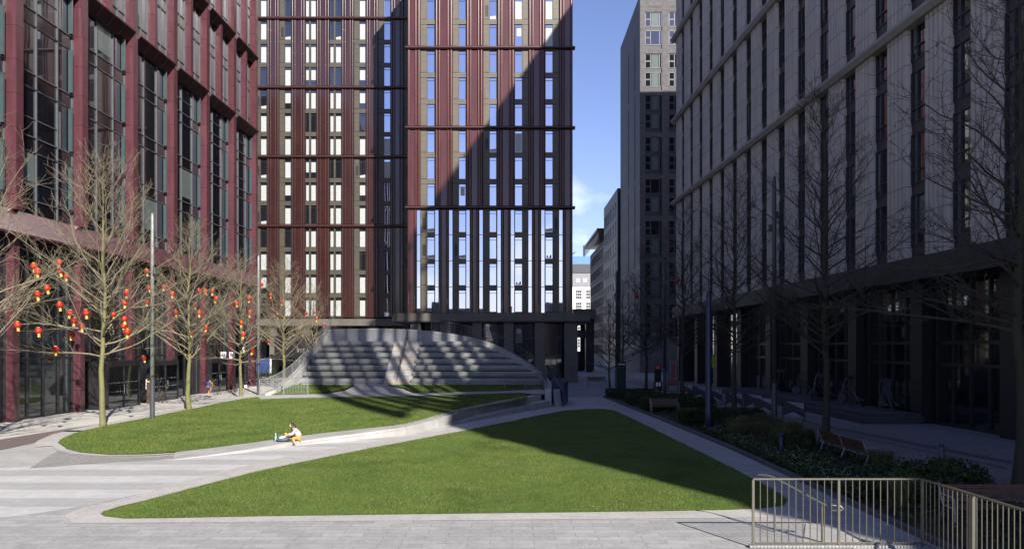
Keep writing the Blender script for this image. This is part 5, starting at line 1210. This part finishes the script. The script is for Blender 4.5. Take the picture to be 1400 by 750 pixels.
bp_ = thing('backpack', 'blue backpack with pale pocket on the back of the child in yellow', 'backpack', (-23.55-.04, 60.0-.19, .98), math.pi/2+.25)
m = MB(); m.prism([(-.10,-.15),(-.13,0),(-.10,.15),(.06,.17),(.06,-.17)], -.24, .2); m.prism([(-.06,-.12),(-.08,0),(-.06,.12),(.05,.14),(.05,-.14)], .2, .27); m.build('pack', M['bagblue'], bp_); MB().box(-.17,-.12,-.10,.10,-.18,.0).build('pocket', M['slate'], bp_)
for s in (-1, 1): MB().tube([(.05,.1*s,.22),(.16,.12*s,.20),(.2,.12*s,.0),(.06,.12*s,-.18)], .02, 5).build('strap', M['bagblue'], bp_)
# crouching figure in black and white further along
cr_ = thing('person', 'person in black top and white trousers crouching at the far pavement end', 'person', (-24.2, 70.2, .01), .4)
J = [((-.12,0,.34),.12),((-.02,0,.52),.115),((.10,0,.68),.12),((.18,0,.78),.08),((.24,0,.84),.045),((.29,0,.90),.078),((.31,0,.97),.08),((-.08,.1,.33),.08),((.28,.12,.42),.058),((.08,.12,.10),.042),((.2,.12,.04),.032),((-.08,-.1,.33),.08),((.25,-.12,.36),.058),((.0,-.12,.10),.042),((.12,-.12,.04),.032),((.14,.17,.74),.05),((.26,.2,.52),.04),((.42,.14,.42),.03),((.14,-.17,.74),.05),((.28,-.2,.52),.04),((.44,-.12,.40),.03)]
E = [(0,1),(1,2),(2,3),(3,4),(4,5),(5,6),(0,7),(7,8),(8,9),(9,10),(0,11),(11,12),(12,13),(13,14),(3,15),(15,16),(16,17),(3,18),(18,19),(19,20)]
skin('body', J, E, M['skin'], cr_); skin('jersey', [((-.12,0,.38),.135),((-.02,0,.53),.13),((.10,0,.69),.138),((.17,0,.77),.1),((.14,.17,.74),.066),((.26,.2,.52),.055),((.38,.16,.45),.044),((.14,-.17,.74),.066),((.28,-.2,.52),.055),((.4,-.14,.43),.044)], [(0,1),(1,2),(2,3),(3,4),(4,5),(5,6),(3,7),(7,8),(8,9)], M['blackcloth'], cr_)
skin('trousers', [((-.12,0,.33),.13),((-.08,.1,.33),.095),((.28,.12,.42),.072),((.09,.12,.13),.055),((-.08,-.1,.33),.095),((.25,-.12,.36),.072),((.01,-.12,.13),.055)], [(0,1),(1,2),(2,3),(0,4),(4,5),(5,6)], M['whitecloth'], cr_)
skin('hair', [((.26,0,.92),.075),((.29,0,.99),.088),((.31,0,1.03),.07)], [(0,1),(1,2)], M['hair'], cr_)
for s in (-1,1): skin('shoe', [((.06 if s>0 else -.02,.12*s,.09),.045),((.18 if s>0 else .1,.12*s,.04),.04)], [(0,1)], M['blackcloth'], cr_)

# ------------------------------------------------------------------ light, sky, camera
SUN = Vector((.47,-1,.62)).normalized()
sd = bpy.data.lights.new('sun', 'SUN'); sd.energy = 4.6; sd.angle = R(.53); sd.color = (1,.94,.85)
so = link('sun', sd); so.rotation_euler = SUN.to_track_quat('Z', 'Y').to_euler()
wd = bpy.data.worlds.new('World'); SC.world = wd; wd.use_nodes = True; nt = wd.node_tree; bg = nt.nodes['Background']
sky = nt.nodes.new('ShaderNodeTexSky'); sky.sky_type = 'NISHITA'; sky.sun_disc = False; sky.sun_elevation = math.asin(SUN.z); sky.sun_rotation = math.atan2(SUN.x, SUN.y); sky.air_density = 1.0; sky.dust_density = .25; sky.ozone_density = 4.0
tc = nt.nodes.new('ShaderNodeTexCoord'); mp = nt.nodes.new('ShaderNodeMapping'); mp.inputs['Scale'].default_value = (1,1,1.9); mp.inputs['Location'].default_value = (.23,.4,.02)
nz = nt.nodes.new('ShaderNodeTexNoise'); nz.inputs['Scale'].default_value = 6.5; nz.inputs['Detail'].default_value = 8; nz.inputs['Roughness'].default_value = .55
rp_ = nt.nodes.new('ShaderNodeValToRGB'); rp_.color_ramp.elements[0].position = .50; rp_.color_ramp.elements[1].position = .62
sp = nt.nodes.new('ShaderNodeSeparateXYZ'); mr = nt.nodes.new('ShaderNodeMapRange'); mr.inputs['From Min'].default_value = .26; mr.inputs['From Max'].default_value = .05
mm = nt.nodes.new('ShaderNodeMath'); mm.operation = 'MULTIPLY'; mx = nt.nodes.new('ShaderNodeMix'); mx.data_type = 'RGBA'; mx.inputs[7].default_value = (10,10.2,10.6,1)
L = nt.links.new
L(tc.outputs['Generated'], mp.inputs['Vector']); L(mp.outputs[0], nz.inputs['Vector']); L(nz.outputs['Fac'], rp_.inputs[0]); L(tc.outputs['Generated'], sp.inputs[0]); L(sp.outputs['Z'], mr.inputs[0])
L(rp_.outputs[0], mm.inputs[0]); L(mr.outputs[0], mm.inputs[1]); L(mm.outputs[0], mx.inputs[0]); tn = nt.nodes.new('ShaderNodeMix'); tn.data_type = 'RGBA'; tn.blend_type = 'MULTIPLY'; tn.inputs[0].default_value = 1; tn.inputs[7].default_value = (1.17,.97,1.10,1); L(sky.outputs[0], tn.inputs[6]); L(tn.outputs[2], mx.inputs[6]); L(mx.outputs[2], bg.inputs['Color']); bg.inputs['Strength'].default_value = .080
cd = bpy.data.cameras.new('camera'); cd.sensor_width = 36; cd.lens = F/1400*36; cd.shift_y = (HZ-375)/1400; cd.clip_end = 3000; cd.clip_start = .1
co = link('camera', cd); co.location = (0,0,CH); co.rotation_euler = (math.pi/2,0,0); SC.camera = co
vs = SC.view_settings; vs.view_transform = 'Standard'; vs.look = 'None'; vs.exposure = 1.0; vs.gamma = 1; vs.use_curve_mapping = False
cy = SC.cycles; cy.use_denoising = True; cy.denoiser = 'OPENIMAGEDENOISE'; cy.max_bounces = 6; cy.diffuse_bounces = 3; cy.glossy_bounces = 4; cy.transmission_bounces = 2; cy.caustics_reflective = False; cy.caustics_refractive = False; cy.sample_clamp_indirect = 4; cy.use_adaptive_sampling = True; cy.adaptive_threshold = .015
